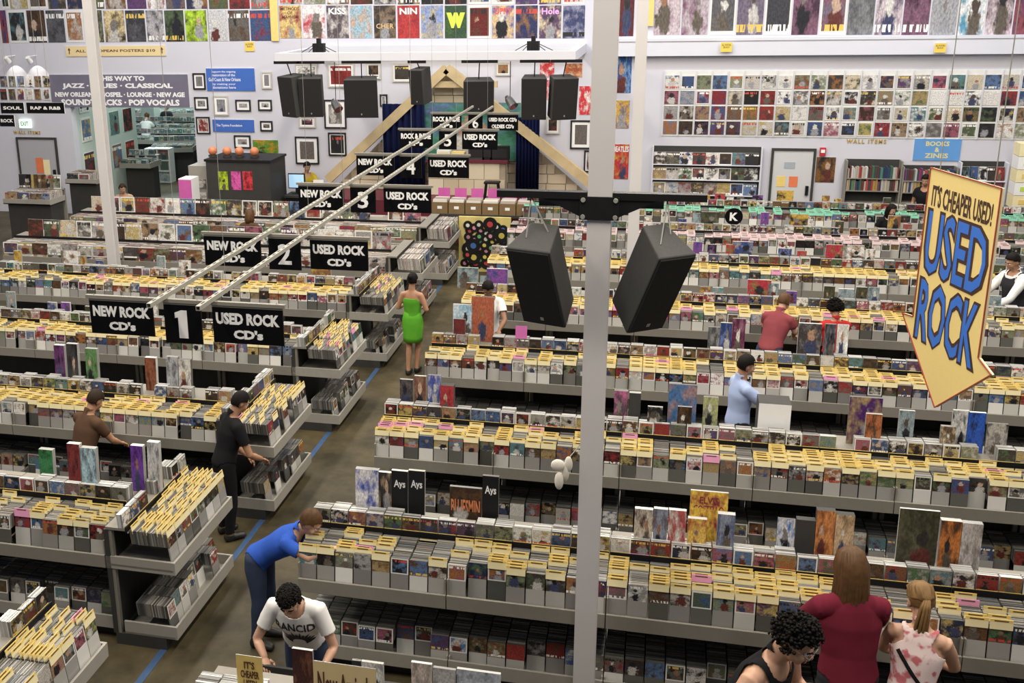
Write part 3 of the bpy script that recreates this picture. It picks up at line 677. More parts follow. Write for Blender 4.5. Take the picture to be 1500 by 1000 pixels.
# right strip
RK = ['dark crash scene', 'red-lettered figures', 'grey figure', 'violet swirl', 'pale face', 'rose close-up', 'pale pillar', 'brown group', 'violet hatted figure', 'violet couple', 'black and white crowd', 'coloured stripes', 'brown portrait', 'dark portrait']
m_strip = solid_art('stripe_art', (.75, .74, .72), (.10, .30, .42))
for k in range(14):
    u0 = 958+k*40.6
    poster(u0+1, -30, u0+39.5, 51, m_strip if k == 11 else m_postG if k in (2, 7, 10) else m_postR, f'tall wall poster of {RK[k]}, {nth(k+1)} in the upper right strip', group='posters in the upper right strip', Y=YW)
poster(905, -20, 929, 53, art('maroon_show_bill', .5, .03, .3, 1, .4, c1=(.11, .025, .03), c2=(.13, .03, .03)), 'maroon concert bill beside the rear steel column')
# LP sleeves on the right wall: 4 rows
x0 = P(973, 150, YW).x; pitch = .333; zt_ = P(1100, 108, YW).z-.01; ph = .328
q = MB(); q.box(0, 25*pitch, -.012, 0, -4*ph-.02, .08); o = q.build('sleeve_panel', mat('grid_panel', (.72, .72, .70), .6)); o.location = (x0-.02, YW-.001, zt_); tag(o, 'pale wall panel holding the grid of record sleeves', 'panel')
for c in range(25):
    q = MB(); q.box(-.006, .006, -.03, 0, -4*ph-.02, .08); sl = q.build('slat', m_trim, o); sl.location = (c*pitch, -.012, 0)
q = MB(); q.box(-.145, .145, -.02, -.014, -.145, .145, 0, 1); lpm = q.mesh('record_sleeve', [m_white, m_lpart])
for c in range(25):
    for r in range(4):
        l = link('record_sleeve', lpm); l.location = (x0+(c+.5)*pitch-.02, YW-.004, zt_-(r+.5)*ph)
        tag(l, f'record sleeve {nth(c+1)} from left in the {["top", "upper middle", "lower middle", "bottom"][r]} row of the wall grid', 'record', 'record sleeves in the wall grid')
# framed pictures
def framed(u0, v0, u1, v1, label, fm, mm=None, border=.18, group='framed pictures on the back wall'):
    x0 = P(u0, v1, YW).x; x1 = P(u1, v1, YW).x; z1 = P((u0+u1)/2, v0, YW).z; z0 = P((u0+u1)/2, v1, YW).z
    w = (x1-x0)/2; h = (z1-z0)/2; t = thing('framed_picture', ((x0+x1)/2, YW-.002, (z0+z1)/2), label, 'picture', group); f_ = .035
    q = MB(); q.box(-w, w, -.03, 0, h-f_, h); q.box(-w, w, -.03, 0, -h, -h+f_); q.box(-w, -w+f_, -.03, 0, -h+f_, h-f_); q.box(w-f_, w, -.03, 0, -h+f_, h-f_); q.build('frame', fm, t)
    q = MB(); q.box(-w+f_, w-f_, -.014, 0, -h+f_, h-f_); q.build('mat_board', m_white, t)
    b = border*2*w; q = MB(); q.box(-w+f_+b, w-f_-b, -.016, -.014, -h+f_+b, h-f_-b, 0, 0); q.build('print', mm or m_photo, t)
m_fb = mat('frame_black', (.015, .015, .017), .4); m_fs = mat('frame_pale', (.55, .52, .48), .4)
col_p = art('colour_print', .9, .03, .7, 1.0, .4)
FR = [(284, 107, 302, 131, 1, 0), (384, 105, 399, 130, 0, 0), (286, 142, 306, 161, 1, 0), (314, 140, 336, 169, 0, 0), (346, 146, 368, 163, 1, 0), (379, 146, 399, 162, 1, 0), (289, 171, 309, 196, 1, 1), (382, 177, 400, 192, 1, 0), (344, 198, 368, 217, 1, 0),
      (476, 146, 508, 188, 1, 0), (434, 200, 468, 240, 1, 0), (482, 194, 508, 228, 1, 1), (835, 176, 866, 218, 1, 0), (481, 92, 520, 128, 0, 1), (433, 93, 466, 118, 0, 1), (537, 92, 558, 116, 0, 1), (575, 92, 603, 120, 0, 1), (726, 91, 748, 111, 0, 1), (557, 138, 568, 156, 1, 0), (438, 170, 463, 187, 0, 1), (855, 220, 866, 252, 1, 0), (799, 170, 820, 196, 0, 1)]
for k, (a, b, c, d, blk, cl) in enumerate(FR):
    side = 'left of the beam frame' if k < 9 else 'beside the stage gable'
    framed(a, b, c, d, f'{"black" if blk else "pale"} framed {"colour print" if cl else "monochrome photo"}, {nth(k+1 if k < 9 else k-8)} hung {side}', m_fb if blk else m_fs, col_p if cl else None, .06 if cl else .14)
for k, (u0, v0, u1, v1, c1, c2) in enumerate(((791, 88, 812, 113, (.55, .05, .06), (.8, .7, .65)), (828, 93, 853, 113, (.45, .12, .05), (.7, .5, .3)), (800, 117, 813, 146, (.6, .08, .1), (.7, .6, .6)), (848, 126, 866, 168, (.6, .04, .06), (.8, .75, .7)), (901, 79, 925, 136, (.03, .09, .30), (.3, .45, .6)), (899, 147, 922, 188, (.62, .38, .08), (.06, .10, .35)), (895, 211, 921, 262, (.50, .05, .05), (.6, .35, .05)), (371, 205, 408, 231, (.10, .25, .03), (.5, .25, .03)))):
    o = poster(u0, v0, u1, v1, solid_art('wall_bill_%d' % k, c1, c2), ['red star poster above right stage speakers', 'orange figures poster above right stage speakers', 'narrow red poster between the right stage speakers', 'red poster behind the foreground column edge', 'dark blue poster beside the rear column', 'orange poster of praying figure beside the rear column', 'red BEATLES poster low beside the rear column', 'green landscape print beside the stage corner'][k])
    if k == 6: text(o, 'BEATLES', m_white, o['hw']*.1, -.0075, o['hh']*.72, o['hw']*1.7, o['hh']*.32, .03, depth=.001)
# banners and small signs
def board(u0, v0, u1, v1, m_, label, lines=(), Y=YW, name='wall_sign', lm=None, cat='sign', th=.02):
    o = poster(u0, v0, u1, v1, m_, label, cat, None, Y, name, th); w = o['hw']; h = o['hh']
    for (s_, fx, fz, fw, fh, b) in lines: text(o, s_, lm or m_white, w*fx, -th-.0005, h*fz, w*2*fw, h*2*fh, b, depth=.001)
    return o
m_ban = mat('banner_grey_violet', (.16, .15, .21), .7, .12, 3)
board(75, 109, 277, 157, m_ban, 'grey-violet banner over the archway listing JAZZ BLUES CLASSICAL', (('THIS WAY TO', .05, .76, .34, .15, .05), ('JAZZ · BLUES · CLASSICAL', -.02, .28, .80, .19, .05), ('NEW ORLEANS · GOSPEL · LOUNGE · NEW AGE', 0, -.22, .94, .15, .05), ('SOUNDTRACKS · POP VOCALS', 0, -.70, .86, .19, .05)), Y=YW-.004)
m_brn = mat('ink_brown', (.10, .04, .02), .6); m_buff = mat('buff_card', (.78, .62, .33), .6, .06, 5)
o = board(97, 67, 243, 82, m_buff, 'buff strip sign reading ALL EUROPEAN POSTERS $10', (('ALL EUROPEAN POSTERS $10', 0, 0, .80, .30, .025),), lm=m_brn)
for sx in (-1, 1):
    q = MB(); w = .05; x = sx*o['hw']*.93; q.prism([(x-.012, -.07), (x+.012, -.07), (x+.012, .02), (x+.04, .02), (x, .085), (x-.04, .02), (x-.012, .02)], -.022, -.02); q.build('arrow_mark', m_brn, o)
m_bb = mat('banner_blue', (.05, .14, .50), .5, .1, 4)
board(303, 100, 374, 133, m_bb, 'blue hurricane relief banner with red-blue corner on the back wall', (('Support the ongoing\nrestoration of the', -.28, .55, .50, .28, .01), ('Gulf Coast & New Orleans', -.25, .02, .66, .16, .01), ('by making your\ndonations here', -.28, -.55, .48, .28, .01)))
board(312, 175, 373, 193, m_bb, 'long blue foundation sign below the framed photos', (('The Tipitina Foundation', -.2, .0, .62, .26, .01),))
board(1338, 203, 1407, 235, mat('books_blue', (.12, .32, .68), .5, .08, 4), 'blue sign reading BOOKS & ZINES on the back wall', (('BOOKS\n&\nZINES', 0, 0, .5, .82, .03),), lm=mat('books_yellow', (.75, .66, .25), .5))
for sx in (-1, 1):
    o = bpy.data.objects['wall_sign.003'] if 'wall_sign.003' in bpy.data.objects else None
for k, (u, v, w, h) in enumerate(((366, 68, 14, 14), (1064, 69, 17, 14), (1377, 70, 17, 14))):
    board(u-w/2, v-h/2, u+w/2, v+h/2, mat('note_yellow', (.78, .58, .10), .6), f'small yellow price note, {nth(k+1)} from left below the posters', (('ALL POSTERS\n$8 EACH', 0, .2, .8, .5, .01),), lm=m_brn, Y=YW-.2 if k else YW)
board(400-4, -20, 407, 60, m_yel, 'narrow upright yellow sign left of the stage posters', (), Y=YW-.02)
board(946, -20, 958, 38, m_yel, 'narrow upright yellow sign beside the rear column', (), Y=YW-.05)
for u0, u1, v, wd in ((20, 59, 194, 'left door'), (1240, 1298, 207, 'book shelves')):
    t = thing('wall_lettering', P((u0+u1)/2, v, YW-.006), f'row of gold WALL ITEMS letters on the wall above the {wd}', 'lettering')
    x = P(u1, v, YW).x-P(u0, v, YW).x; text(t, 'WALL ITEMS', mat('gold_letters', (.45, .30, .06), .5), 0, 0, 0, x, .09, .03, depth=.006, spacing=1.4)
# ------------------------------------------------------------------ doors
def door(n, u0, u1, v0, label_mat, notes):
    x0 = P(u0, 250, YW).x; x1 = P(u1, 250, YW).x; z1 = P((u0+u1)/2, v0, YW).z
    q = MB(); q.box(x0+.05, x1-.05, YW-.03, YW, 0, z1-.05); d = struct(q.build('door_%d' % n, label_mat))
    q = MB(); q.box(x0, x0+.05, YW-.05, YW, 0, z1); q.box(x1-.05, x1, YW-.05, YW, 0, z1); q.box(x0+.05, x1-.05, YW-.05, YW, z1-.05, z1); q.build('door_frame', m_dark, d)
    q = MB(); q.box(x1-.16, x1-.10, YW-.08, YW-.03, .95, 1.15); q.build('handle', m_black, d)
    for (a, b, c, e, mm) in notes:
        q = MB(); q.box(x0+a, x0+b, YW-.036, YW-.03, c, e); q.build('notice', mm, d)
door(1, 1128, 1193, 217, mat('door_white', (.60, .60, .62), .5, .05, 3), ((.15, .33, 1.12, 1.35, m_yel), (.40, .58, 1.12, 1.35, mat('notice_orange', (.75, .2, .08), .6)), (.28, .50, 1.52, 1.66, mat('notice_grey', (.35, .4, .45), .6))))
door(2, 30, 88, 201, mat('door_grey', (.42, .42, .46), .5, .05, 3), ((.5, .72, 1.05, 1.45, mat('notice_orange', (.75, .2, .08), .6)), (.72, .9, 1.0, 1.4, m_cream)))
t = thing('exit_sign', P(37, 181, YW-.05), 'glowing green exit sign above the left door', 'exit sign')
q = MB(); q.box(-.16, .16, -.03, .04, -.11, .11); q.build('case', emit('exit_glow', (.75, .95, .80), .9), t); text(t, 'EXIT', mat('exit_green', (.05, .35, .12), .5), 0, -.032, 0, .22, .11, .02, depth=.001)
q = MB(); q.box(-.06, .06, -.05, 0, -.09, .09); q.box(-.04, .04, -.06, -.05, -.02, .05, 1); o = q.build('fire_alarm', [mat('alarm_red', (.5, .03, .04), .4), m_white]); o.location = P(1205, 222, YW); tag(o, 'small red fire alarm on the wall beside the white door', 'alarm')
poster(1195, 230, 1223, 267, solid_art('brown_bill', (.22, .10, .03), (.03, .03, .03)), 'brown poster on the wall between the door and bookshelves')
# ------------------------------------------------------------------ record sleeves facing out on the back left ledges
q = MB(); q.box(-LPW/2, LPW/2, 0, .006, 0, .315, 0, 1, shear=.10); lpf = q.mesh('record_sleeve', [m_white, m_lpart])
for i, n in ((5, 21), (6, 21)):
    for k in range(n):
        if i == 6 and k in (2,): continue
        o = link('record_sleeve', lpf); o.location = (XE-.17-k*.335, ROWY[i]+.455, 1.126)
        tag(o, f'record sleeve facing out, {nth(k+1)} from the aisle on the ledge of the {nth(i)} left row', 'record', 'record sleeves facing out on ledges')
# ------------------------------------------------------------------ tall display items standing on rack tops
def item(i, u0, v0, u1, m_, label, th=.03, lean=.12, dy=.62, base=1.126, cat='display', txt=None, tm=None):
    Y = ROWY[i]+dy; a = P(u0, v0, Y); b = P(u1, v0, Y); h = max(.08, (a.z+b.z)/2-base); w = b.x-a.x
    q = MB(); q.box(-w/2, w/2, 0, th, 0, h, 0, 1, shear=lean*.6); o = q.build('display_sleeve', [m_edge_l if th < .06 else m_dark, m_]); o.location = ((a.x+b.x)/2, Y, base)
    tag(o, label, cat, 'display sleeves on rack tops')
    if txt:
        for (s_, fz, fw, fh) in txt:
            l = text(o, s_, tm or m_white, 0, fz*h*lean*.6-.0015, h*fz, w*fw, h*fh, .02, depth=.001)
    return o
def ca(nm, c1, c2): return solid_art('item_'+nm, c1, c2, .3)
row1 = 'on the nearest right rack'
item(1, 519, 690, 553, ca('flag', (.75, .74, .76), (.05, .09, .42)), f'box set with blue check and red stripes {row1}', .05)
item(1, 553, 694, 572, ca('guitar', (.02, .02, .02), (.35, .25, .15)), f'black sleeve with guitar drawing {row1}')
for k, u in enumerate((572, 597, 706)): item(1, u, 692 if k < 2 else 700, u+24, m_black, f'black sleeve with white script, {nth(k+1)} of three {row1}', txt=(('Ays', .72, .7, .2),))
item(1, 658, 716, 705, ca('blues', (.05, .03, .02), (.12, .06, .03)), f'wide dark sleeve lettered BLUESMIN in orange {row1}', txt=(('BLUESMIN', .5, .9, .4),), tm=mat('ink_orange', (.75, .25, .10), .5))
item(1, 1012, 723, 1068, ca('costello', (.78, .52, .08), (.28, .03, .05)), f'yellow sleeve with maroon curly head and glasses {row1}', .02, txt=(('ELVIS\nCOSTELLO', .78, .8, .3),), tm=mat('ink_maroon', (.28, .03, .06), .5))
item(1, 1320, 750, 1380, ca('olive', (.05, .05, .03), (.10, .10, .06)), f'large olive black sleeve with small figures {row1}', .02)
item(1, 1381, 766, 1412, ca('cowboy', (.62, .22, .06), (.10, .05, .03)), f'orange sleeve with dark standing figure {row1}', .05)
item(1, 1412, 770, 1443, ca('pale', (.62, .58, .55), (.3, .27, .25)), f'pale grey sleeve with rider {row1}', .05)
item(1, 1198, 751, 1226, ca('tangerine', (.58, .24, .08), (.2, .06, .03)), f'orange patterned box set {row1}', .06)
item(1, 1226, 757, 1254, ca('buff', (.55, .40, .25), (.25, .18, .10)), f'buff box set beside the orange one {row1}', .06)
item(1, 1140, 762, 1166, ca('bluecircle', (.62, .64, .68), (.05, .18, .5)), f'white sleeve with blue circle {row1}', .02)
item(1, 1168, 764, 1196, m_dark, f'plain dark case beside the blue-circle sleeve {row1}', .06)
item(1, 1052, 756, 1078, ca('navybox', (.10, .13, .24), (.3, .33, .42)), f'slate blue case before the yellow sleeve {row1}', .05, dy=.5)
item(1, 1008, 762, 1036, ca('yel2', (.75, .50, .12), (.4, .1, .05)), f'small yellow case left of the slate blue one {row1}', .04, dy=.5)
item(1, 980, 750, 1006, ca('reds', (.45, .10, .10), (.7, .68, .62)), f'red and white case left of the small yellow one {row1}', .04, dy=.5)
item(1, 958, 748, 979, ca('blueg', (.30, .33, .42), (.15, .12, .16)), f'blue grey case left of the red and white one {row1}', .04, dy=.5)
item(1, 930, 748, 957, ca('checks', (.65, .58, .48), (.10, .06, .06)), f'chequered case left of the blue grey one {row1}', .04, dy=.5)
row2 = 'on the 2nd right rack'
item(2, 585, 557, 604, ca('dk1', (.04, .04, .045), (.12, .10, .10)), f'dark sleeve at the aisle end {row2}')
item(2, 606, 552, 623, ca('br1', (.16, .07, .05), (.25, .15, .10)), f'brown sleeve beside the dark one {row2}')
item(2, 626, 551, 645, ca('bl1', (.08, .11, .38), (.5, .5, .6)), f'blue and white sleeve near the aisle end {row2}')
item(2, 644, 566, 664, ca('rd1', (.42, .05, .06), (.2, .02, .03)), f'red case near the aisle end {row2}', .08, dy=.5)
item(2, 980, 565, 1022, ca('bl2', (.07, .16, .33), (.3, .2, .2)), f'large blue sleeve with red lettering {row2}')
item(2, 1031, 583, 1053, ca('gr2', (.4, .42, .2), (.2, .2, .15)), f'olive sleeve right of the large blue one {row2}')
item(2, 949, 597, 971, ca('bk2', (.02, .02, .022), (.3, .28, .25)), f'black framed sleeve below the large blue one {row2}', dy=.5)
item(2, 993, 597, 1014, ca('bk3', (.03, .02, .015), (.12, .06, .03)), f'dark brown sleeve with medallions {row2}', dy=.5)
item(2, 900, 574, 920, ca('pk2', (.10, .06, .08), (.5, .15, .3)), f'small case with pink figure {row2}', .05)
item(2, 922, 577, 939, m_dark, f'dark case beside the pink figure one {row2}', .05)
item(2, 1246, 584, 1295, ca('pur', (.07, .02, .12), (.35, .25, .12)), f'wide purple sleeve with gold emblems {row2}')
item(2, 1270, 608, 1294, ca('gold', (.4, .14, .06), (.05, .03, .02)), f'gold sleeve in front of the purple one {row2}', dy=.5)
item(2, 1319, 603, 1342, ca('teal', (.28, .34, .36), (.10, .14, .16)), f'blue grey mountain sleeve {row2}')
item(2, 1398, 603, 1422, ca('suit', (.6, .6, .58), (.03, .03, .05)), f'white sleeve with suited man {row2}')
item(2, 1420, 606, 1447, ca('star', (.03, .10, .45), (.02, .02, .03)), f'blue sleeve with white star circle {row2}')
item(2, 1448, 622, 1479, ca('skull', (.42, .40, .36), (.05, .05, .05)), f'grey framed sleeve with dark blot {row2}')
item(2, 1380, 626, 1402, ca('dmsi', (.12, .08, .05), (.6, .5, .35)), f'brown case with pale capitals {row2}', .04, dy=.5)
q = MB()
for k in range(1): item(2, 1112, 592, 1160, m_white, f'white box of flyers {row2}', .25, 0)
row3 = 'on the 3rd right rack'
item(3, 663, 447, 691, ca('cyan', (.55, .62, .68), (.3, .5, .65)), f'pale blue striped sleeve {row3}')
item(3, 690, 436, 723, ca('rust', (.42, .13, .07), (.36, .10, .06)), f'large rust sleeve with pale jagged line {row3}')
item(3, 664, 468, 681, ca('dred', (.16, .03, .03), (.1, .03, .03)), f'dark red case below the pale blue sleeve {row3}', dy=.5)
item(3, 755, 478, 772, mat('magenta_card', (.62, .16, .45), .5), f'magenta card {row3}', .005, dy=.46)
for k, (u0, v0, u1, c1) in enumerate(((1038, 480, 1055, (.07, .07, .07)), (1056, 474, 1073, (.03, .05, .16)), (1074, 468, 1093, (.10, .02, .05)), (1171, 475, 1205, (.06, .05, .05)), (1210, 476, 1226, (.04, .04, .05)), (1228, 477, 1245, (.62, .60, .56)))):
    item(3, u0, v0, u1, ca('r3_%d' % k, c1, tuple(min(1, c*2.2+.1) for c in c1)), f'{["charcoal", "navy", "maroon", "black group photo", "black", "white"][k]} sleeve, {nth(k+1)} of six standing {row3}')
rr = random.Random(11)
nams = ['crimson', 'navy', 'ochre', 'olive', 'grey', 'black', 'white', 'teal', 'violet', 'brown']
cols = [(.40, .04, .06), (.04, .06, .20), (.55, .36, .08), (.16, .18, .06), (.3, .3, .3), (.02, .02, .02), (.7, .69, .66), (.06, .25, .26), (.2, .07, .28), (.2, .10, .05)]
def scatter(i, us, lab, hlo=.16, hhi=.33, dy=.62):
    for n_, u in enumerate(us):
        k = rr.randrange(10); Y = ROWY[i]+dy; w = rr.choice((.14, .14, .2, .31)); h = max(w*.95, rr.uniform(hlo, hhi)) if w < .3 else .31
        # find x from the photograph column at mid height
        x = P(u, 0, Y).x; g = (P(u, 1000, Y)-P(u, 0, Y)); s_ = (1.3-P(u, 0, Y).z)/g.z; x = (P(u, 0, Y)+g*s_).x
        q = MB(); q.box(-w/2, w/2, 0, .03, 0, h, 0, 1, shear=.07); o = q.build('display_sleeve', [m_edge_l, ca(nams[k], cols[k], cols[(k+3) % 10])]); o.location = (x, Y, 1.126)
        tag(o, f'{nams[k]} display sleeve, {nth(n_+1)} from left standing {lab}', 'display', 'display sleeves on rack tops')
scatter(4, (685, 710, 728, 1033, 1052, 1112, 1133, 1160, 1215, 1240, 1262, 1280, 1455), 'on the 4th right rack')
scatter(5, (1022, 1043, 1070, 1088, 1150, 1175, 1225, 1250, 1275, 1440, 1470), 'on the 5th right rack')
scatter(6, (950, 1000, 1020, 1040, 1120, 1170, 1185, 1230, 1310, 1330), 'on the 6th right rack')
scatter(7, (935, 1035, 1055, 1070, 1085, 1110, 1150, 1210, 1228, 1300), 'on the 7th right rack', .14, .24)
scatter(4, (25, 105, 120, 145, 235, 270, 470), 'on the 4th left rack')
scatter(3, (15, 75, 95, 130, 215, 250, 262), 'on the 3rd left rack')
item(2, 80+5, 656, 94, ca('redb', (.30, .04, .04), (.05, .03, .03)), 'dark red case standing on the nearest left rack', .05) if False else None
for k, (u0, v0, u1, c1) in enumerate(((54, 660, 74, (.05, .22, .08)), (95, 652, 113, (.22, .04, .04)), (115, 658, 137, (.45, .62, .70)), (188, 655, 206, (.16, .05, .35)), (212, 650, 229, (.6, .6, .6)))):
    item(1, u0, v0, u1, ca('l1_%d' % k, c1, tuple(c*.3 for c in c1)), f'{["green", "dark red", "pale blue", "purple", "white"][k]} case, {nth(k+1)} from left standing on the nearest left rack', .05, dy=.66)
for k, (u0, v0, u1, c1) in enumerate(((76, 507, 91, (.14, .05, .16)), (94, 505, 110, (.05, .05, .055)), (122, 512, 139, (.12, .25, .10)), (210, 525, 226, (.25, .09, .05)), (241, 524, 258, (.42, .43, .46)), (259, 528, 277, (.68, .66, .62)))):
    item(2, u0, v0, u1, ca('l2_%d' % k, c1, tuple(c*.3 for c in c1)), f'{["plum", "black", "green", "rust", "grey", "white"][k]} case, {nth(k+1)} from left standing on the 2nd left rack', .05)
# front row: cardboard New Arrivals card and its neighbours
o = item(0, 458, 974, 550, m_buff, 'buff card reading New Arrivals on the front rack', .006, .02, .46, txt=(('New Arrivals', .62, .86, .42),), tm=mat('ink_brown', (.10, .04, .02), .6))
item(0, 427, 952, 457, ca('maroon0', (.06, .02, .025), (.25, .10, .06)), 'dark maroon sleeve left of the New Arrivals card', .02, .02, .48)
item(0, 345, 961, 383, m_yel, "small yellow card reading IT'S CHEAPER USED on the front rack", .004, .02, .50, txt=(("IT'S\nCHEAPER\nUSED!", .6, .7, .6),), tm=m_brn)
for k, (u0, v0, u1, c1) in enumerate(((515, 968, 528, (.03, .03, .04)), (529, 971, 561, (.68, .67, .65)), (602, 972, 632, (.6, .52, .46)), (634, 980, 667, (.5, .5, .5)), (669, 984, 733, (.55, .6, .7)))):
    item(0, u0, v0, u1, ca('f_%d' % k, c1, tuple(c*.5 for c in c1)), f'{["narrow black", "white", "tan", "grey", "wide pale blue"][k]} sleeve standing behind the front rack ledge', .02, .02, .60)
# round K marker
p = P(1075, 317, ROWY[6]+.6); t = thing('letter_marker', (p.x, p.y, 1.126), 'round black marker with white letter K above the 6th right rack', 'sign')
q = MB(); q.tube((0, 0, p.z-1.126), (0, -.015, p.z-1.126), .155, n=28); q.build('disc', m_sign, t)
q = MB(); q.tube((0, 0, 0), (0, 0, p.z-1.126-.15), .012, n=8); q.build('stem', m_palepink, t)
text(t, 'K', m_let, 0, -.017, p.z-1.126, None, .15, .04, depth=.001)
# ------------------------------------------------------------------ wall rack, bookshelves, zine rack, drawers at the right of the back wall
def shelf_unit(u0, u1, vs, label, cat, kind, depth=.28, m_=m_steel):
    x0 = P(u0, vs[0], YW).x; x1 = P(u1, vs[0], YW).x; zs = [P((u0+u1)/2, v, YW).z for v in vs]
    t = thing('wall_shelf', ((x0+x1)/2, YW-.01, 0), label, cat); w = (x1-x0)/2
    q = MB(); q.box(-w, w, -.015, 0, .0, zs[0]+.06); q.build('back_panel', m_dark, t)
    for s_ in (-1, 1): q = MB(); q.box(s_*w-.015, s_*w+.015, -depth, -.015, 0, zs[0]+.06); q.build('upright', m_, t)
    for z in zs[1:]: q = MB(); q.box(-w+.016, w-.016, -depth, -.016, z-.02, z); q.build('shelf', m_, t)
    return (x0+x1)/2, w, zs
m_book = islands('book_spines', [(.12, .03, .03), (.03, .05, .12), (.45, .40, .32), (.05, .05, .05), (.35, .22, .06), (.14, .05, .14), (.5, .48, .46), (.06, .16, .10), (.36, .05, .06)], .5)
BK = {}
for n_, (u0, u1) in enumerate(((1238, 1318), (1320, 1398))):
    cx, w, zs = shelf_unit(u0, u1, (237+n_*9, 258+n_*4, 276+n_*3, 294, 312), f'dark bookcase full of paperbacks, {nth(n_+1)} from the white door', 'bookcase', 'b')
    for r, z in enumerate(zs[1:3]):
        x = cx-w+.03; k = 0
        while x < cx+w-.06:
            d = rr.choice((.024, .032, .04, .05)); h = rr.uniform(.19, .26); key = (d, round(h, 1))
            if key not in BK: q = MB(); q.box(0, d, 0, .15, 0, h); BK[key] = q.mesh('book', m_book)
            k += 1; o = link('book', BK[key]); o.location = (x, YW-.27, z); tag(o, f'book spine {nth(k)} from left, {"top" if r == 0 else "2nd"} shelf of {"left" if n_ == 0 else "right"} bookcase', 'book', 'books in the back wall bookcases'); x += d+.004
cx, w, zs = shelf_unit(957, 1116, (218, 240, 262, 284, 306), 'pale wall rack of facing CDs left of the white door', 'shelf', 'c', .12, m_trim)
for r, z in enumerate(zs[1:4]):
    for k in range(8):
        x = cx-w+.16+k*(2*w-.3)/7.2; q = MB(); q.box(-.14, .14, -.11, -.09, 0, .26, 0, 1, shear=.15); o = q.build('record_sleeve', [m_white, m_lpart]); o.location = (x, YW, z+.001)
        tag(o, f'sleeve facing out, {nth(k+1)} on {["top", "middle", "bottom"][r]} tier of the wall rack by the door', 'record', 'sleeves in the wall rack by the door')
cx, w, zs = shelf_unit(1404, 1472, (240, 262, 284, 306), 'white zine rack right of the bookcases', 'shelf', 'z', .25, m_trim)
for r, z in enumerate(zs[1:3]):
    for k in range(5):
        q = MB(); q.box(-.09, .09, -.22, -.2, 0, .28, 0, 1, shear=.2); o = q.build('zine', [m_white, art('zine_art', .5, .3, .9, .6)]); o.location = (cx-w+.12+k*(2*w-.2)/4.3, YW, z+.001); tag(o, f'pale zine, {nth(k+1)} on the {"upper" if r == 0 else "lower"} tier of the zine rack', 'magazine', 'zines in the white rack')
x = P(1476, 260, YW-.6).x
for k in range(5):
    t = thing('label_box', (x+.35, YW-.75, .95+k*.26), f'pale storage box with coloured label, {nth(k+1)} from the bottom at far right', 'box', 'stacked storage boxes at far right')
    q = MB(); q.box(-.3, .3, -.2, .2, 0, .25); q.build('carton', m_white if k % 2 else m_cream, t); q = MB(); q.box(-.2, .15, -.206, -.2, .08, .17); q.build('label_strip', [m_yel, mat('lime', (.5, .7, .1), .6)][k % 2], t)
t = thing('box_stand', (x+.35, YW-.75, 0), 'plain grey stand under the labelled boxes at far right', 'stand'); q = MB(); q.box(-.32, .32, -.22, .22, .90, .948); q.build('top', m_steel, t)
for sx in (-1, 1): q = MB(); q.box(sx*.3-.02, sx*.3+.02, -.2, .2, 0, .90); q.build('leg_panel', m_steel, t)
# ------------------------------------------------------------------ record table and vinyl panel before the stage
Yv = 20.1; a = P(672, 340, Yv); b = P(748, 340, Yv); zt_ = P(710, 318, Yv).z; zb = P(710, 361, Yv).z
t = thing('vinyl_display', ((a.x+b.x)/2, Yv, 0), 'yellow panel covered in old vinyl records before the stage', 'display panel')
w = (b.x-a.x)/2; q = MB(); q.box(-w, w, 0, .06, 0, zt_); q.build('board', mat('panel_yellow', (.60, .50, .18), .6, .4, 4), t)
m_vin = mat('vinyl_black', (.012, .012, .013), .25); lab_m = islands('record_labels', [(.5, .05, .06), (.6, .5, .1), (.7, .68, .6), (.06, .15, .45), (.6, .25, .35), (.1, .3, .12)], .5)
for k in range(46):
    x = -w+.12+(2*w-.24)*((k*.5698) % 1); z = .16+(zt_-.27)*((k*.7549) % 1); r = rr.choice((.09, .09, .14))
    q = MB(); q.tube((x, 0, z), (x, -.006-.0006*k, z), r, n=20); rc = q.build('vinyl_record', m_vin, t)
    q = MB(); q.tube((x, -.006-.0006*k, z), (x, -.0075-.0006*k, z), r*.42, n=14); q.build('record_label', lab_m, rc)
Yc = 21.55; a = P(632, 318, Yc); b = P(764, 318, Yc); zc = .85
t = thing('crate_table', ((a.x+b.x)/2, Yc, 0), 'long dark table of record crates along the stage front', 'table'); w = (b.x-a.x)/2
q = MB(); q.box(-w, w, -.05, .75, zc-.05, zc); q.build('table_top', m_dark, t)
for sx in (-1, 1): q = MB(); q.box(sx*w*.95-.03, sx*w*.95+.03, 0, .7, 0, zc-.05); q.build('trestle', m_dark, t)
m_card = mat('cardboard', (.20, .13, .06), .8, .25, 6)
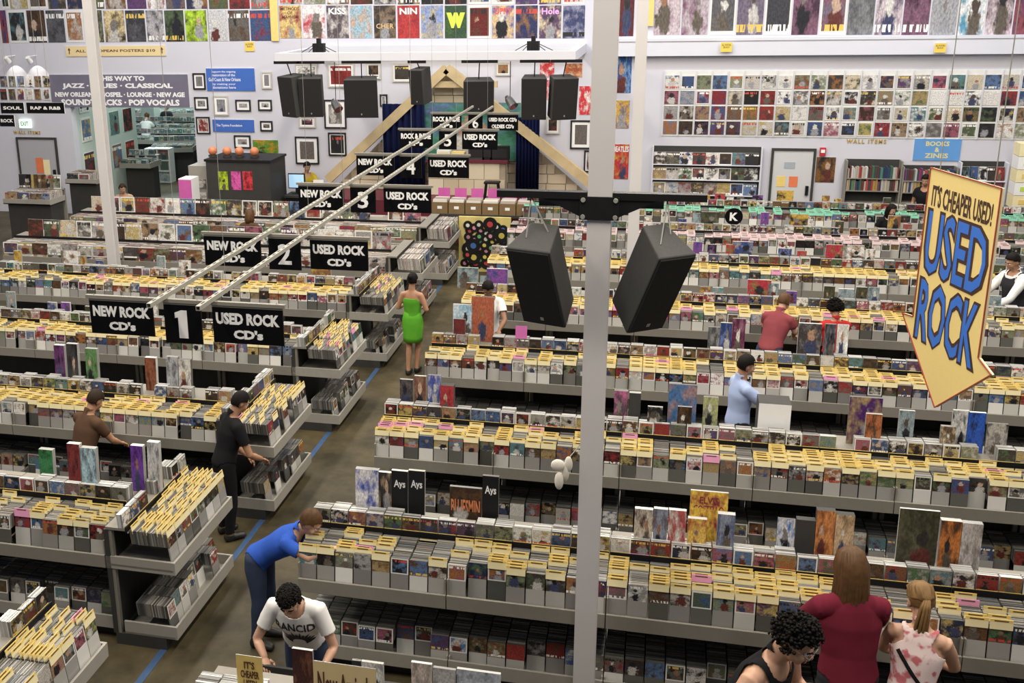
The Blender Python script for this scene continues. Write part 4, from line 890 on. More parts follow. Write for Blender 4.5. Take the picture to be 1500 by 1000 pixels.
for k in range(6):
    x = a.x+.18+k*.36; t = thing('record_crate', (x, Yc+.2, zc), f'brown record crate, {nth(k+1)} from left along the stage front', 'crate', 'brown record crates before the stage')
    q = MB(); q.box(-.17, .17, -.2, -.185, 0, .24); q.box(-.17, .17, .185, .2, 0, .24); q.box(-.17, -.155, -.185, .185, 0, .24); q.box(.155, .17, -.185, .185, 0, .24); q.box(-.155, .155, -.185, .185, 0, .015); q.build('carton', m_card, t)
    q = MB(); q.box(-.05, .05, -.204, -.2, .10, .16); q.build('price_mark', m_white, t)
    q = MB(); y = -.17
    while y < .17: q.box(-.15, .15, y, y+.006, .016, .28+rr.uniform(-.01, .02)); y += .011
    q.build('records', m_lpedge, t)['kind'] = 'stuff'
    q = MB(); q.box(-.13, .13, 0, .004, 0, .20); q.box(-.13, .13, -.002, 0, 0, .07, 1); o = q.build('price_card', [mat('hot_pink', (.62, .12, .42), .6), m_cream]); o.location = (x, Yc+.5, zc+.001 if False else zc+.26); o.location.z = zc; o.scale.z = 2.3
    tag(o, f'pink and cream price card, {nth(k+1)} from left behind the record crates', 'card', 'pink cards behind the record crates')
# ------------------------------------------------------------------ black booth, computer counter and racks at the left back
Yb = 21.7; a = P(303, 262, Yb); b = P(396, 262, Yb); zt_ = P(350, 234, Yb).z
bo = thing('black_booth', ((a.x+b.x)/2, Yb, 0), 'black information booth with three neon flyers', 'booth'); w = (b.x-a.x)/2
q = MB(); q.box(-w, w, 0, 1.0, 0, zt_-.05); q.build('body', m_dark, bo); q = MB(); q.box(-w-.03, w+.03, -.03, 1.03, zt_-.05, zt_); q.build('counter_top', m_black, bo)
for k, (u, c) in enumerate(((327, (.45, .60, .03)), (346, (.72, .12, .42)), (363, (.70, .06, .08)))):
    p0 = P(u-7, 265, Yb); p1 = P(u+7, 265, Yb); z1 = P(u, 251, Yb).z; z0 = P(u, 278, Yb).z
    q = MB(); q.box(p0.x, p1.x, Yb-.006, Yb-.001, z0, z1, 0, 0); o = q.build('flyer', solid_art('flyer_%d' % k, c, tuple(x*.25 for x in c)))
    tag(o, ['acid yellow', 'hot pink', 'red'][k]+' flyer on the front of the black booth', 'flyer', 'neon flyers on the booth')
for k, u in enumerate((312, 333, 351, 373)):
    p = P(u, 230, Yb+.4); t = thing('dome_lamp', (p.x, Yb+.4, zt_), f'orange ball in a clear dome, {nth(k+1)} from left on the booth', 'ornament', 'orange balls on the booth')
    q = MB(); q.tube((0, 0, 0), (0, 0, .04), .10, n=14); q.build('foot', m_dark, t); q = MB(); q.ball((0, 0, .13), .10, 14); q.build('ball', mat('orange_ball', (.65, .22, .10), .35), t, True)
Yq = 22.3; a = P(415, 262, Yq); b = P(478, 262, Yq); zt_ = 1.0
t = thing('service_counter', ((a.x+b.x)/2, Yq, 0), 'dark service counter left of the stage', 'counter'); w = (b.x-a.x)/2
q = MB(); q.box(-w, w, -.02, .5, zt_-.05, zt_); q.build('counter_top', m_dark, t); q = MB(); q.box(-w+.03, w-.03, .02, .46, 0, zt_-.05); q.build('body', m_black, t)
t = thing('computer_screen', (P(428, 250, Yq).x, Yq+.25, zt_), 'lit computer screen on the service counter', 'computer')
q = MB(); q.box(-.20, .20, 0, .05, .12, .46); q.build('housing', m_black, t); q = MB(); q.box(-.18, .18, -.006, 0, .14, .44); q.build('display', emit('screen_glow', (.35, .55, .75), .7), t); q = MB(); q.box(-.03, .03, .0, .05, 0, .12); q.box(-.1, .1, -.05, .1, 0, .015); q.build('stand', m_black, t)
q = MB(); q.box(-.12, .12, 0, .01, 0, .33, shear=.1); o = q.build('notice_sheet', m_white); o.location = (P(461, 255, Yq).x, Yq+.2, zt_); tag(o, 'white sheet standing on the service counter', 'notice')
q = MB(); q.box(-.11, .11, 0, .02, 0, .16, shear=.1); o = q.build('price_ticket', mat('lime', (.5, .7, .1), .6)); o.location = (P(486, 256, Yq-.2).x, Yq-.2, .95); tag(o, 'lime green ticket beside the gable foot', 'card')
q = MB(); q.box(-.04, .04, -.02, .02, 0, .95); ob = q.build('ticket_post', m_dark); ob.location = (P(486, 256, Yq-.2).x, Yq-.2+.02, 0); tag(ob, 'thin dark post carrying the lime ticket', 'post')
# left back: rack with facing records, pink box
def lp_stand(u0, u1, v, Y, label):
    a = P(u0, v, Y); b = P(u1, v, Y); t = thing('record_browser', ((a.x+b.x)/2, Y, 0), label, 'rack'); w = (b.x-a.x)/2; z = a.z
    q = MB(); q.box(-w, w, 0, .65, z-.12, z-.10); q.box(-w, w, 0, .02, z-.12, z); q.box(-w, -w+.02, .02, .65, z-.10, z); q.box(w-.02, w, .02, .65, z-.10, z); q.build('tray', m_steel_l, t)
    q = MB(); q.box(-w+.05, w-.05, .1, .6, 0, z-.12); q.build('base', m_dark, t)
    q = MB(); y = .04
    while y < .6:
        x = -w+.03
        while x < w-.2: q.box(x, min(x+.3, w-.03), y, y+.006, z-.09, z+.13+rr.uniform(-.01, .01), 0, 1, shear=.1); x += .315
        y += .016
    q.build('records', [m_lpedge, m_lpart], t)['kind'] = 'stuff'
    return t, w, z
t, w, z = lp_stand(4, 72, 291, 20.6, 'grey record browser below the left door'); 
for k in range(5):
    o = link('record_sleeve', lpf); o.location = (t.location.x-w+.2+k*(2*w-.3)/4.6, 20.6+.62, z+.14); tag(o, f'facing record, {nth(k+1)} from left atop the browser below the left door', 'record', 'facing records on the left browser')
q = MB(); q.box(t.location.x-w, t.location.x+w, 20.6+.66, 20.6+.70, 0, z+.139); q.box(t.location.x-w, t.location.x+w, 20.6+.6, 20.6+.70, z+.12, z+.139); ob = q.build('record_ledge', m_steel); tag(ob, 'grey back ledge carrying records on the left browser', 'ledge')
t, w, z = lp_stand(95, 140, 262, 23.0, 'grey record browser inside the archway edge')
a = P(262, 275, 21.0); q = MB(); q.box(0, .30, 0, .4, 0, P(270, 262, 21).z); q.box(.0, .30, -.004, 0, .7, P(270, 262, 21).z-.02, 1); o = q.build('pink_carton', [m_white, mat('hot_pink', (.62, .12, .42), .6)]); o.location = (a.x, 21.0, 0); tag(o, 'tall white carton with pink front before the archway', 'carton')
t = thing('media_tower', (P(290, 262, 21.9).x, 21.9, 0), 'pale grey media tower beside the black booth', 'rack'); q = MB(); q.box(-.22, .22, 0, .5, 0, P(290, 243, 21.9).z); q.build('body', m_steel_l, t)
for k in range(4): q = MB(); q.box(-.19, .19, -.02, 0, .3+k*.3, .5+k*.3); q.build('shelf_front', m_lpart, t)
# sleeves on the wall at far left with spot lamps
q = MB(); q.box(-.18, .18, -.02, -.002, -.18, .18, 0, 1); lpw = q.mesh('record_sleeve', [m_white, m_lpart])
for c in range(6):
    for r in range(2):
        p = P(6+c*12.5, 119+r*19, YW); l = link('record_sleeve', lpw); l.location = (p.x, YW, p.z); l.scale = (.52, 1, .75)
        tag(l, f'record sleeve in {"upper" if r == 0 else "lower"} row, {nth(c+1)} from left edge on the far left wall', 'record', 'record sleeves on the far left wall')
for k, u in enumerate((8, 40)):
    p = P(u, 84, YW-.4); t = thing('wall_spot', p, f'white wall spot lamp, {"left" if k == 0 else "right"} of two at far left', 'lamp', 'spot lamps at far left')
    q = MB(); q.tube((0, 0, 0), (0, .12, -.12), .05, .07, 12); q.build('head', m_white, t); q = MB(); q.tube((0, 0, .02), (0, .4, .02), .012, n=8); q.build('arm', m_white, t)
    l = bpy.data.lights.new('spot', 'SPOT'); l.energy = 6; l.spot_size = 1.4; l.color = (1, .9, .75); lo = bpy.data.objects.new('spot_light', l); COL.objects.link(lo); lo.parent = t; lo.location = (0, .13, -.15); lo.rotation_euler = (math.radians(35), 0, 0)
for k, (u0, v0, u1, v1, s_) in enumerate(((0, 168, 22, 185, 'ROCK'), (2, 150, 36, 166, 'SOUL'), (40, 150, 95, 166, 'RAP & R&B'))):
    o = board(u0, v0, u1, v1, m_sign, f'small black hanging genre sign, {nth(k+1)} at far left', ((s_, 0, 0, .8, .3, .03),), Y=19.0, name='hanging_sign', cat='sign'); q = MB(); 
    for s2 in (-1, 1): q.tube((s2*.1, 0, o['hh']), (s2*.1, 0, 4.0), .004, n=5)
    q.build('wire', m_pipe, o)
# ------------------------------------------------------------------ the jazz room beyond the archway
m_anx = mat('annex_paint', (.50, .58, .54), .8, .05, 2)
q = MB(); q.box(AX0-.2, AX0, YW+.25, 27.6, 0, 4.5); struct(q.build('wall_annex_left', m_anx))
q = MB(); q.box(-25, -9, 39.5, 39.7, 0, 4.5); struct(q.build('wall_annex_back', m_anx))
q = MB(); q.box(-9.2, -9, YW+.25, 39.5, 0, 4.5); struct(q.build('wall_annex_right', m_anx))
q = MB(); q.box(-25, -24.8, 27.6, 39.5, 0, 4.5); struct(q.build('wall_annex_far', m_anx))
m_tart = art('annex_art_teal_light', .6, .03, .6, 1.4, .4, tint=(.08, .22, .22), tintf=.35)  # teal light of the room mixed into the cover colours
def annex_rack(x0, x1, y, label, rz=0, z=1.0):
    t = thing('annex_rack', ((x0+x1)/2, y, 0), label, 'rack', 'racks in the jazz room', rz); w = (x1-x0)/2
    q = MB(); q.box(-w, w, 0, .02, z-.15, z-.02); q.box(-w, w, .02, .7, z-.15, z-.12); q.box(-w, -w+.02, .02, .7, z-.12, z); q.box(w-.02, w, .02, .7, z-.12, z); q.build('tray', m_steel_l, t)
    q = MB(); q.box(-w+.05, w-.05, .25, .6, 0, z-.15); q.build('base', m_dark, t)
    q = MB(); q.box(-w+.02, w-.02, .5, .72, z+.12, z+.14); q.build('ledge', m_steel, t)
    q = MB()
    for yy in (.03, .12, .2, .28, .36, .44):
        x = -w+.03
        while x < w-.16: q.box(x, x+.145, yy, yy+.06, z-.11, z+.06+.03*yy+rr.uniform(-.01, .01), 0, 1, shear=.1); x += .155
    x = -w+.04
    while x < w-.16: q.box(x, x+.14, .52, .60, z+.141, z+.28, 0, 1, shear=.08); x += .155
    q.build('cds', [m_edge_l, m_tart], t)['kind'] = 'stuff'
annex_rack(-16.9, -13.2, 31.0, 'long CD rack nearest inside the jazz room'); annex_rack(-18.6, -14.0, 33.4, 'middle CD rack in the jazz room', z=1.1); annex_rack(-20.5, -15.0, 36.0, 'rearmost CD rack in the jazz room', z=1.3)
annex_rack(-15.0, -13.7, 29.3, 'angled CD rack with cubby end inside the archway', .25)
p = P(178, 238, 26.2); annex_rack(max(p.x-.25, AX0+.12), p.x+.85, 26.2, 'short CD rack just inside the archway', 0, p.z)
t = thing('cubby_shelf', (P(234, 250, 29.0).x, 28.9, 0), 'white cubby shelf of square sleeves inside the archway', 'shelf')
q = MB(); q.box(-.40, .40, .3, .34, 0, 1.02); q.box(-.40, -.37, 0, .3, 0, 1.02); q.box(.37, .40, 0, .3, 0, 1.02); q.box(-.37, .37, 0, .3, .99, 1.02); q.box(-.015, .015, 0, .3, .03, .99); q.build('carcass', m_white, t)
for r in range(3):
    q = MB(); q.box(-.37, .37, 0, .3, r*.33, r*.33+.02); q.build('shelf', m_white, t)
    for s_ in (-1, 1): q = MB(); q.box(s_*.19-.155, s_*.19+.155, .05, .06, r*.33+.021, r*.33+.31, 0, 1); q.build('sleeve', [m_white, m_tart], t)
q = MB(); q.box(-.25, .25, -.25, .25, 0, 4.4); o = q.build('annex_pillar', mat('annex_paint', (.45, .55, .52), .8)); o.location = (P(222, 180, 34.9).x, 34.9, 0); tag(o, 'pale square pillar in the jazz room', 'pillar')
for r in range(3):
    for k in range(4):
        q = MB(); q.box(0, .006, -.28, .28, -.36, .36, 0, 0)
        q = MB(); q.v = [(0, -.25, -.34), (0, .25, -.34), (0, .25, .34), (0, -.25, .34), (.012, -.25, -.34), (.012, .25, -.34), (.012, .25, .34), (.012, -.25, .34)]
        q.f = [(4, 5, 6, 7), (3, 2, 1, 0), (0, 1, 5, 4), (2, 3, 7, 6), (1, 2, 6, 5), (3, 0, 4, 7)]; q.m = [1, 0, 0, 0, 0, 0]; q.uv = [((0, 0), (1, 0), (1, 1), (0, 1))]+[None]*5
        o = q.build('poster', [m_white, art('annex_poster', .9, .05, .8, 1.0)]); o.location = (AX0+.002, 24.85+k*.75, 1.35+r*.75 if r else 1.2); o.scale.z = .9
        tag(o, f'bright poster in {["lower", "middle", "upper"][r]} row, {nth(k+1)} along the jazz room side wall', 'poster', 'posters in the jazz room')
# white cloth hanging by the foreground column
p = P(824, 680, 6.72); t = thing('hanging_cloth', (p.x, 6.72, p.z), 'white cloth bundle hung at the left side of the foreground column', 'cloth')
q = MB(); q.ball((-.03, 0, -.01), .05, 12, 0, (1, .5, .9)); q.ball((.02, .01, -.06), .045, 12, 0, (.6, .5, 1.6)); q.ball((-.02, -.01, -.12), .045, 12, 0, (.7, .5, 1.5)); q.ball((.04, .01, .0), .04, 12, 0, (.7, .5, 1.5)); q.build('bundle', mat('cloth_white_bundle', (.70, .66, .58), .9, .2, 20, bump=.4), t, True)
q = MB(); q.tube((.02, 0, .02), (COLX-.075-p.x, .1, .12), .004, n=5); q.build('string', m_pipe, t)
# ------------------------------------------------------------------ people
def skin(name, c): return mat('skin_'+name, c, .5, .10, 12)
SK = {'light': skin('light', (.52, .30, .20)), 'tan': skin('tan', (.42, .22, .13)), 'brown': skin('brown', (.25, .12, .065))}
HAIR = {'black': mat('hair_black', (.008, .0065, .006), .6, .6, 40, spec=.12), 'dark': mat('hair_dark', (.022, .012, .007), .6, .5, 40, spec=.15), 'brown': mat('hair_brown', (.085, .042, .016), .5, .55, 30, spec=.2), 'blond': mat('hair_blond', (.17, .095, .035), .5, .45, 30, spec=.2)}
def cloth(name, c, var=.15, scale=7): return mat('cloth_'+name, c, .9, var, scale, bump=.15, spec=.12)
m_eye = mat('eye_white', (.75, .73, .7), .2, .02); m_pupil = mat('eye_dark', (.02, .012, .01), .2); m_lip = mat('lips', (.40, .15, .12), .5)
def loft(q, pts, rad, xax, n=12):
    """closed tube through pts; rad = list of (rx, ry); xax = sideways axis"""
    b = len(q.v); pts = [Vector(p) for p in pts]; m = len(pts)
    for i, p in enumerate(pts):
        d = (pts[min(i+1, m-1)]-pts[max(i-1, 0)]).normalized(); x = (xax-d*xax.dot(d)).normalized(); y = d.cross(x)
        for k in range(n):
            t = 2*math.pi*k/n; q.v.append(tuple(p+x*math.cos(t)*rad[i][0]+y*math.sin(t)*rad[i][1]))
    for i in range(m-1):
        for k in range(n): q.f.append((b+i*n+k, b+i*n+(k+1) % n, b+(i+1)*n+(k+1) % n, b+(i+1)*n+k)); q.m.append(0); q.uv.append(None)
    q.f.append(tuple(b+k for k in reversed(range(n)))); q.m.append(0); q.uv.append(None)
    q.f.append(tuple(b+(m-1)*n+k for k in range(n))); q.m.append(0); q.uv.append(None)
def ellip(q, c, r, R=None, n=14):
    t = MB(); t.ball((0, 0, 0), 1, n); b = len(q.v); c = Vector(c)
    for p in t.v:
        v = Vector((p[0]*r[0], p[1]*r[1], p[2]*r[2])); v = R @ v if R is not None else v; q.v.append(tuple(c+v))
    for f_ in t.f:
        g = tuple(b+i for i in f_); q.f.append(g); q.m.append(0); q.uv.append(None)
def person(loc, yaw, H, label, sk='tan', lean=0., nod=0., turn=0., twist=0., arms=None, legs=None, wear=(), hair=('short', 'dark'), vox=.012, width=1.0, extra=None, glasses=False):
    s = H/1.75; V = Vector; rt = thing('person', loc, label, 'person', None, yaw)
    pel = V((0, 0, .93)); L = Matrix.Rotation(lean, 3, 'X')       # forward is -y
    def up(p): return pel+L @ (V(p)-pel)
    J = {'pel': pel, 'wai': up((0, .0, 1.09)), 'che': up((0, -.005, 1.29)), 'nec': up((0, .015, 1.465))}
    hr = Matrix.Rotation(turn, 3, 'Z') @ Matrix.Rotation(lean*.55+nod, 3, 'X'); hd = J['nec']+L @ V((0, -.01, .05))+hr @ V((0, -.015, .125))
    for sd, k in ((-1, 'L'), (1, 'R')):
        J['sho'+k] = up((sd*.172*width, .01, 1.392)); J['elb'+k] = up((sd*.235*width, .03, 1.13)); J['wri'+k] = up((sd*.235*width, -.09, .90))
        J['hip'+k] = V((sd*.085, 0, .90)); J['kne'+k] = V((sd*.10, -.025, .49)); J['ank'+k] = V((sd*.105, .03, .075)); J['toe'+k] = V((sd*.12, -.15, .035))
    for k, v in (arms or {}).items(): J[k] = V(v)
    for k, v in (legs or {}).items(): J[k] = V(v)
    X = V((1, 0, 0)); q = MB(); w = width
    loft(q, [J['pel']+V((0, 0, -.09)), J['pel'], J['wai'], J['wai'].lerp(J['che'], .55), J['che'], J['che'].lerp(J['nec'], .62), J['nec']], [(.12*w, .10), (.165*w, .115), (.138*w, .098), (.155*w, .108), (.172*w, .115), (.135*w, .088), (.065, .062)], X, 18)
    loft(q, [J['nec']-L @ V((0, 0, .06)), J['nec'], hd+hr @ V((0, .02, -.05))], [(.066, .066), (.056, .058), (.054, .058)], X, 12)
    ellip(q, hd+hr @ V((0, .012, .022)), (.074, .094, .098), hr); ellip(q, hd+hr @ V((0, -.028, -.045)), (.056, .060, .070), hr); ellip(q, hd+hr @ V((0, -.062, -.088)), (.030, .026, .022), hr)
    ellip(q, hd+hr @ V((0, -.098, -.022)), (.0125, .020, .024), hr); ellip(q, hd+hr @ V((0, -.080, .020)), (.055, .014, .011), hr)
    for sd in (-1, 1): ellip(q, hd+hr @ V((sd*.077, .012, -.012)), (.010, .020, .030), hr); ellip(q, hd+hr @ V((sd*.045, -.065, -.035)), (.022, .022, .026), hr)
    ellip(q, hd+hr @ V((0, -.087, -.060)), (.022, .010, .010), hr)
    bones = [('hips', J['pel']-V((0, 0, .1)), J['wai'], .13), ('belly', J['wai'], J['che'], .125), ('chest', J['che'], J['nec'], .10), ('neck', J['nec'], hd-hr @ V((0, 0, .07)), .05), ('head', hd-hr @ V((0, .0, .04)), hd+hr @ V((0, 0, .05)), .09)]
    post = MB()
    for sd, k in ((-1, 'L'), (1, 'R')):
        S_, E, Wr = J['sho'+k], J['elb'+k], J['wri'+k]; ax = (E-S_).orthogonal().normalized()
        loft(q, [J['nec'].lerp(S_, .35)-L @ V((0, 0, .05)), S_, S_.lerp(E, .35), E, E.lerp(Wr, .3), Wr], [(.048, .048), (.054, .054), (.050, .050), (.040, .040), (.042, .042), (.028, .028)], (Wr-E).cross(V((0.01, .02, 1))).normalized(), 12)
        ellip(q, J['nec'].lerp(S_, .42)-L @ V((0, 0, .022)), (.075, .055, .050), L); ellip(q, J['nec'].lerp(S_, .78)-L @ V((0, 0, .012)), (.060, .055, .052), L)
        hdv = J.get('han'+k); d = (V(hdv)-Wr).normalized() if hdv else (Wr-E).normalized()
        side = d.cross(V((0, 0, 1))); side = side.normalized() if side.length > .2 else V((1, 0, 0)); nrm = side.cross(d).normalized()
        pc = Wr+d*.05; Rm = Matrix((side, d, nrm)).transposed(); ellip(q, pc, (.040, .055, .018), Rm)
        for fi, (ox, ln) in enumerate(((-.030, .058), (-.011, .072), (.009, .076), (.028, .068))):
            a = pc+side*ox+d*.035; m1 = a+d*ln*.55-nrm*.012; e = m1+d*ln*.38-nrm*.030
            post.tube(a-d*.01, m1, .0092, .0085, 7); post.tube(m1-d*.003, e, .0085, .0068, 7)
        a = pc+side*(-sd)*-.034-d*.022; m1 = a+side*sd*.026+d*.030-nrm*.008; e = m1+d*.034-nrm*.012+side*sd*.004
        post.tube(a, m1, .011, .010, 7); post.tube(m1, e, .010, .0075, 7)
        bones += [('clav', J['nec'], S_, .075), ('uarm'+k, S_, E, .05), ('farm'+k, E, Wr, .036), ('hand'+k, Wr, Wr+d*.1, .03)]
        Hp, K, A, To = J['hip'+k], J['kne'+k], J['ank'+k], J['toe'+k]
        loft(q, [Hp+V((0, 0, .06)), Hp-V((0, 0, .06)), Hp.lerp(K, .55), K, K.lerp(A, .3), A.lerp(K, .12), A-V((0, 0, .03))], [(.08, .085), (.088, .092), (.070, .074), (.054, .056), (.054, .060), (.038, .040), (.036, .042)], X, 12)
        loft(q, [A+V((0, .05, -.035)), A+V((0, -.01, -.03)), A.lerp(To, .6)+V((0, 0, -.005)), To], [(.030, .032), (.038, .040), (.042, .028), (.030, .018)], X, 10)
        bones += [('thigh'+k, Hp, K, .08), ('shin'+k, K, A, .05), ('foot'+k, A+V((0, .05, -.03)), To, .04)]
    q.v = [tuple(V(p)*s) for p in q.v]; post.v = [tuple(V(p)*s) for p in post.v]
    tmp = q.build('body', SK[sk]); md = tmp.modifiers.new('r', 'REMESH'); md.mode = 'VOXEL'; md.voxel_size = vox; md.use_smooth_shade = True
    ms = tmp.modifiers.new('s', 'SMOOTH'); ms.iterations = 3; ms.factor = .5
    me = bpy.data.meshes.new_from_object(tmp.evaluated_get(bpy.context.evaluated_depsgraph_get())); bpy.data.objects.remove(tmp)
    n = len(me.vertices); co = np.empty(n*3); me.vertices.foreach_get('co', co); co = co.reshape(-1, 3)
    no = np.empty(n*3); me.vertices.foreach_get('normal', no); no = no.reshape(-1, 3)
    best = np.full(n, 1e9); bid = np.zeros(n, int); bt = np.zeros(n)
    for i, (nm, a, b, r) in enumerate(bones):
        a = np.array(a)*s; b = np.array(b)*s; ab = b-a; t = np.clip(((co-a)@ab)/(ab@ab), 0, 1); dd = np.linalg.norm(co-a-t[:, None]*ab, axis=1)/(r*s)
        k = dd < best; best[k] = dd[k]; bid[k] = i; bt[k] = t[k]
    names = [b[0] for b in bones]; vn = np.array(names, dtype=object)[bid]
    polys = [tuple(p.vertices) for p in me.polygons]
    b0 = MB(); b0.v = [tuple(p) for p in co]; b0.f = list(polys); b0.m = [0]*len(polys); b0.uv = [None]*len(polys)
    off = len(b0.v); b0.v += post.v; b0.f += [tuple(off+i for i in f_) for f_ in post.f]; b0.m += post.m; b0.uv += post.uv
    b0.build('body', SK[sk], rt, True)
    hm = np.array(hr); hl = (co/s-np.array(hd))@hm                      # head-local coordinates
    def extract(name, sel, offs, mt, fold=.0, solid=.004):
        keep = [f_ for f_ in polys if all(sel[i] for i in f_)]
        if not keep: return None
        idx = sorted({i for f_ in keep for i in f_}); mp = {i: j for j, i in enumerate(idx)}; g = MB()
        o_ = offs if np.ndim(offs) else np.full(n, offs)
        for i in idx:
            p = co[i]; k = 0
            if fold: k = fold*noise.noise(Vector((p[0]*9, p[1]*9, p[2]*6)))
            g.v.append(tuple(p+no[i]*(o_[i]+k)*s))
        g.f = [tuple(mp[i] for i in f_) for f_ in keep]; g.m = [0]*len(keep); g.uv = [None]*len(keep)
        ob = g.build(name, mt, rt, True)
        m_ = ob.modifiers.new('sm', 'SMOOTH'); m_.iterations = 4; m_.factor = .5
        if solid: m_ = ob.modifiers.new('t', 'SOLIDIFY'); m_.thickness = solid; m_.offset = 1
        return ob
    out = {}
    nk = np.linalg.norm(co/s-np.array(J['nec'])-np.array(L @ V((0, -.03, .0))), axis=1)
    for gname, kind, mt in wear:
        if kind == 'tshirt': sel = ((vn == 'belly') | (vn == 'chest') | (vn == 'clav') | ((vn == 'hips') & (bt > .25)) | (np.char.startswith(vn.astype(str), 'uarm') & (bt < .62))) & (nk > .082); of = .016
        elif kind == 'shirt': sel = ((vn == 'belly') | (vn == 'chest') | (vn == 'clav') | ((vn == 'hips') & (bt > .2)) | np.char.startswith(vn.astype(str), 'uarm') | (np.char.startswith(vn.astype(str), 'farm') & (bt < .8))) & (nk > .07); of = .016
        elif kind == 'tank': sel = ((vn == 'belly') | (vn == 'chest') | ((vn == 'hips') & (bt > .25)) | ((vn == 'clav') & (bt < .62))) & (nk > .088); of = .010
        elif kind == 'strapless': sel = (vn == 'belly') | ((vn == 'chest') & (bt < .35)) | (vn == 'hips'); of = .012
        elif kind == 'vest': sel = ((vn == 'belly') | (vn == 'chest') | ((vn == 'hips') & (bt > .25)) | ((vn == 'clav') & (bt < .7))) & (nk > .10); of = .026
        elif kind == 'trousers': sel = ((vn == 'hips') & (bt < .75)) | np.char.startswith(vn.astype(str), 'thigh') | (np.char.startswith(vn.astype(str), 'shin') & (bt < .96)); of = .012
        elif kind == 'shoes': sel = np.char.startswith(vn.astype(str), 'foot') | (np.char.startswith(vn.astype(str), 'shin') & (bt > .95)); of = .008
        out[gname] = extract(gname, sel, of, mt, .008)
    st, hc = hair; hmt = HAIR[hc]; ishead = (vn == 'head') | (vn == 'neck')
    scalp = ishead & ((hl[:, 2] > .055) | ((hl[:, 1] > .0) & (hl[:, 2] > -.05) & (abs(hl[:, 0]) < .079)) | ((hl[:, 1] > -.045) & (hl[:, 2] > .02)))
    HW = lambda v: (hd+hr @ V(v))*s
    extract('hair', scalp, .013 if st != 'short' else .016, hmt, .012, .004)
    rp = random.Random(int(abs(loc[0]*1000)+abs(loc[1]*77)))
    if st in ('curly', 'crop'):
        g = MB(); curl = 1.6 if st == 'curly' else .3
        for k in range(900):
            th = rp.uniform(0, 6.283); ph = rp.uniform(-.35, 1.55); d = V((math.cos(th)*math.cos(ph), math.sin(th)*math.cos(ph), math.sin(ph)))
            if d.y < -.35 and d.z < .45: continue
            p = V((d.x*.092, d.y*.108+.012, d.z*.112+.02)); p += d*rp.uniform(-.004, .022)*curl; r = rp.uniform(.0065, .0115)*s; c = HW(p)
            g.ball(c, r, 6, 0, (1, 1, rp.uniform(.7, 1.1)))
        g.build('hair_curls', hmt, rt, True)
    if st in ('long', 'pony', 'bob'):
        g = MB(); ln = {'long': .36, 'pony': .10, 'bob': .14}[st]
        for k in range(64 if st != 'pony' else 40):
            a = -2.0+4.0*k/63 if st != 'pony' else -2+4*k/39; d = V((math.sin(a), math.cos(a), 0)); jt = rp.uniform(-.006, .006)
            p0 = V((d.x*.02, .01+d.y*.02, .125)); p1 = V((d.x*.065+jt, .012+d.y*.085, .09)); p2 = V((d.x*(.088+jt), .012+d.y*.110, .01)); 
            pts = [HW(p0), HW(p1), HW(p2)]
            if st == 'pony': e = HW((0, .125, .0)); pts = [HW(p0), HW(p1), HW((d.x*.07, .03+max(d.y, .1)*.09, .02)), e]
            else:
                base = HW((d.x*.088, .02+d.y*.105, -.06)); pts.append(base); back = (L @ V((0, .03, 0)))*s
                pts.append(base+back*.3+V((rp.uniform(-.012, .012), rp.uniform(-.005, .01), -ln*.45))*s); pts.append(base+back+V((rp.uniform(-.02, .02)-d.x*.02, rp.uniform(-.005, .01), -ln*rp.uniform(.85, 1.1)))*s)
            rr_ = [.011, .014, .015, .015, .014, .005][:len(pts)]; loft(g, pts, [(r*s, r*s*.8) for r in rr_], V((1, .01, .02)), 6)
        if st == 'pony':
            e = HW((0, .12, .01))
            for k in range(26):
                a = rp.uniform(0, 6.28); r = rp.uniform(.0, .026); o_ = V((math.cos(a)*r, math.sin(a)*r, 0))*s
                pts = [e+o_*.5, e+o_+V((0, .035, -.05))*s, e+o_*1.4+V((.01, .045, -.2))*s, e+o_*1.1+V((.02, .03, -.36))*s, e+o_*.4+V((.02, .02, -.47-rp.uniform(0, .06)))*s]
                loft(g, pts, [(.011*s, .011*s)]*4+[(.003*s, .003*s)], V((1, .01, .02)), 6)
        g.build('hair_locks', hmt, rt, True)
    for sd in (-1, 1):
        g = MB(); g.ball(HW((sd*.031, -.078, .0)), .0125*s, 10); ey = g.build('eye', m_eye, rt, True)
        g = MB(); g.ball(HW((sd*.031, -.0865, -.001)), .0062*s, 8); g.build('pupil', m_pupil, ey, True)
    g = MB(); ellip(g, V((0, 0, 0)), (.024*s, .006*s, .007*s), None, 10); o_ = g.build('mouth', m_lip, rt, True); o_.matrix_local = Matrix.Translation(HW((0, -.0955, -.061))) @ hr.to_4x4()
    for sd in (-1, 1):
        g = MB(); loft(g, [HW((sd*.014, -.094, .021)), HW((sd*.034, -.092, .027)), HW((sd*.055, -.078, .021))], [(.003*s, .005*s), (.004*s, .006*s), (.002*s, .004*s)], V((.1, 1, .1)), 6)
        g.build('eyebrow', hmt, rt, True)
    if glasses:
        g = MB()
        for sd in (-1, 1):
            c = V((sd*.033, -.104, .0))
            for k in range(14):
                a, b = 2*math.pi*k/14, 2*math.pi*(k+1)/14
                g.tube(HW(c+V((math.cos(a)*.025, 0, math.sin(a)*.018))), HW(c+V((math.cos(b)*.025, 0, math.sin(b)*.018))), .002*s, n=5)
            g.tube(HW((sd*.058, -.102, .004)), HW((sd*.080, .01, .006)), .002*s, n=5)
        g.tube(HW((-.009, -.106, .002)), HW((.009, -.106, .002)), .002*s, n=5)
        g.build('glasses', m_pipe, rt)
    rt['s'] = s
    if extra: extra(rt, out, J, s, L, hr, hd)
    return rt
def solid_bvh(ob): 
    me = ob.data; return BVHTree.FromPolygons([v.co.copy() for v in me.vertices], [tuple(p.vertices) for p in me.polygons])
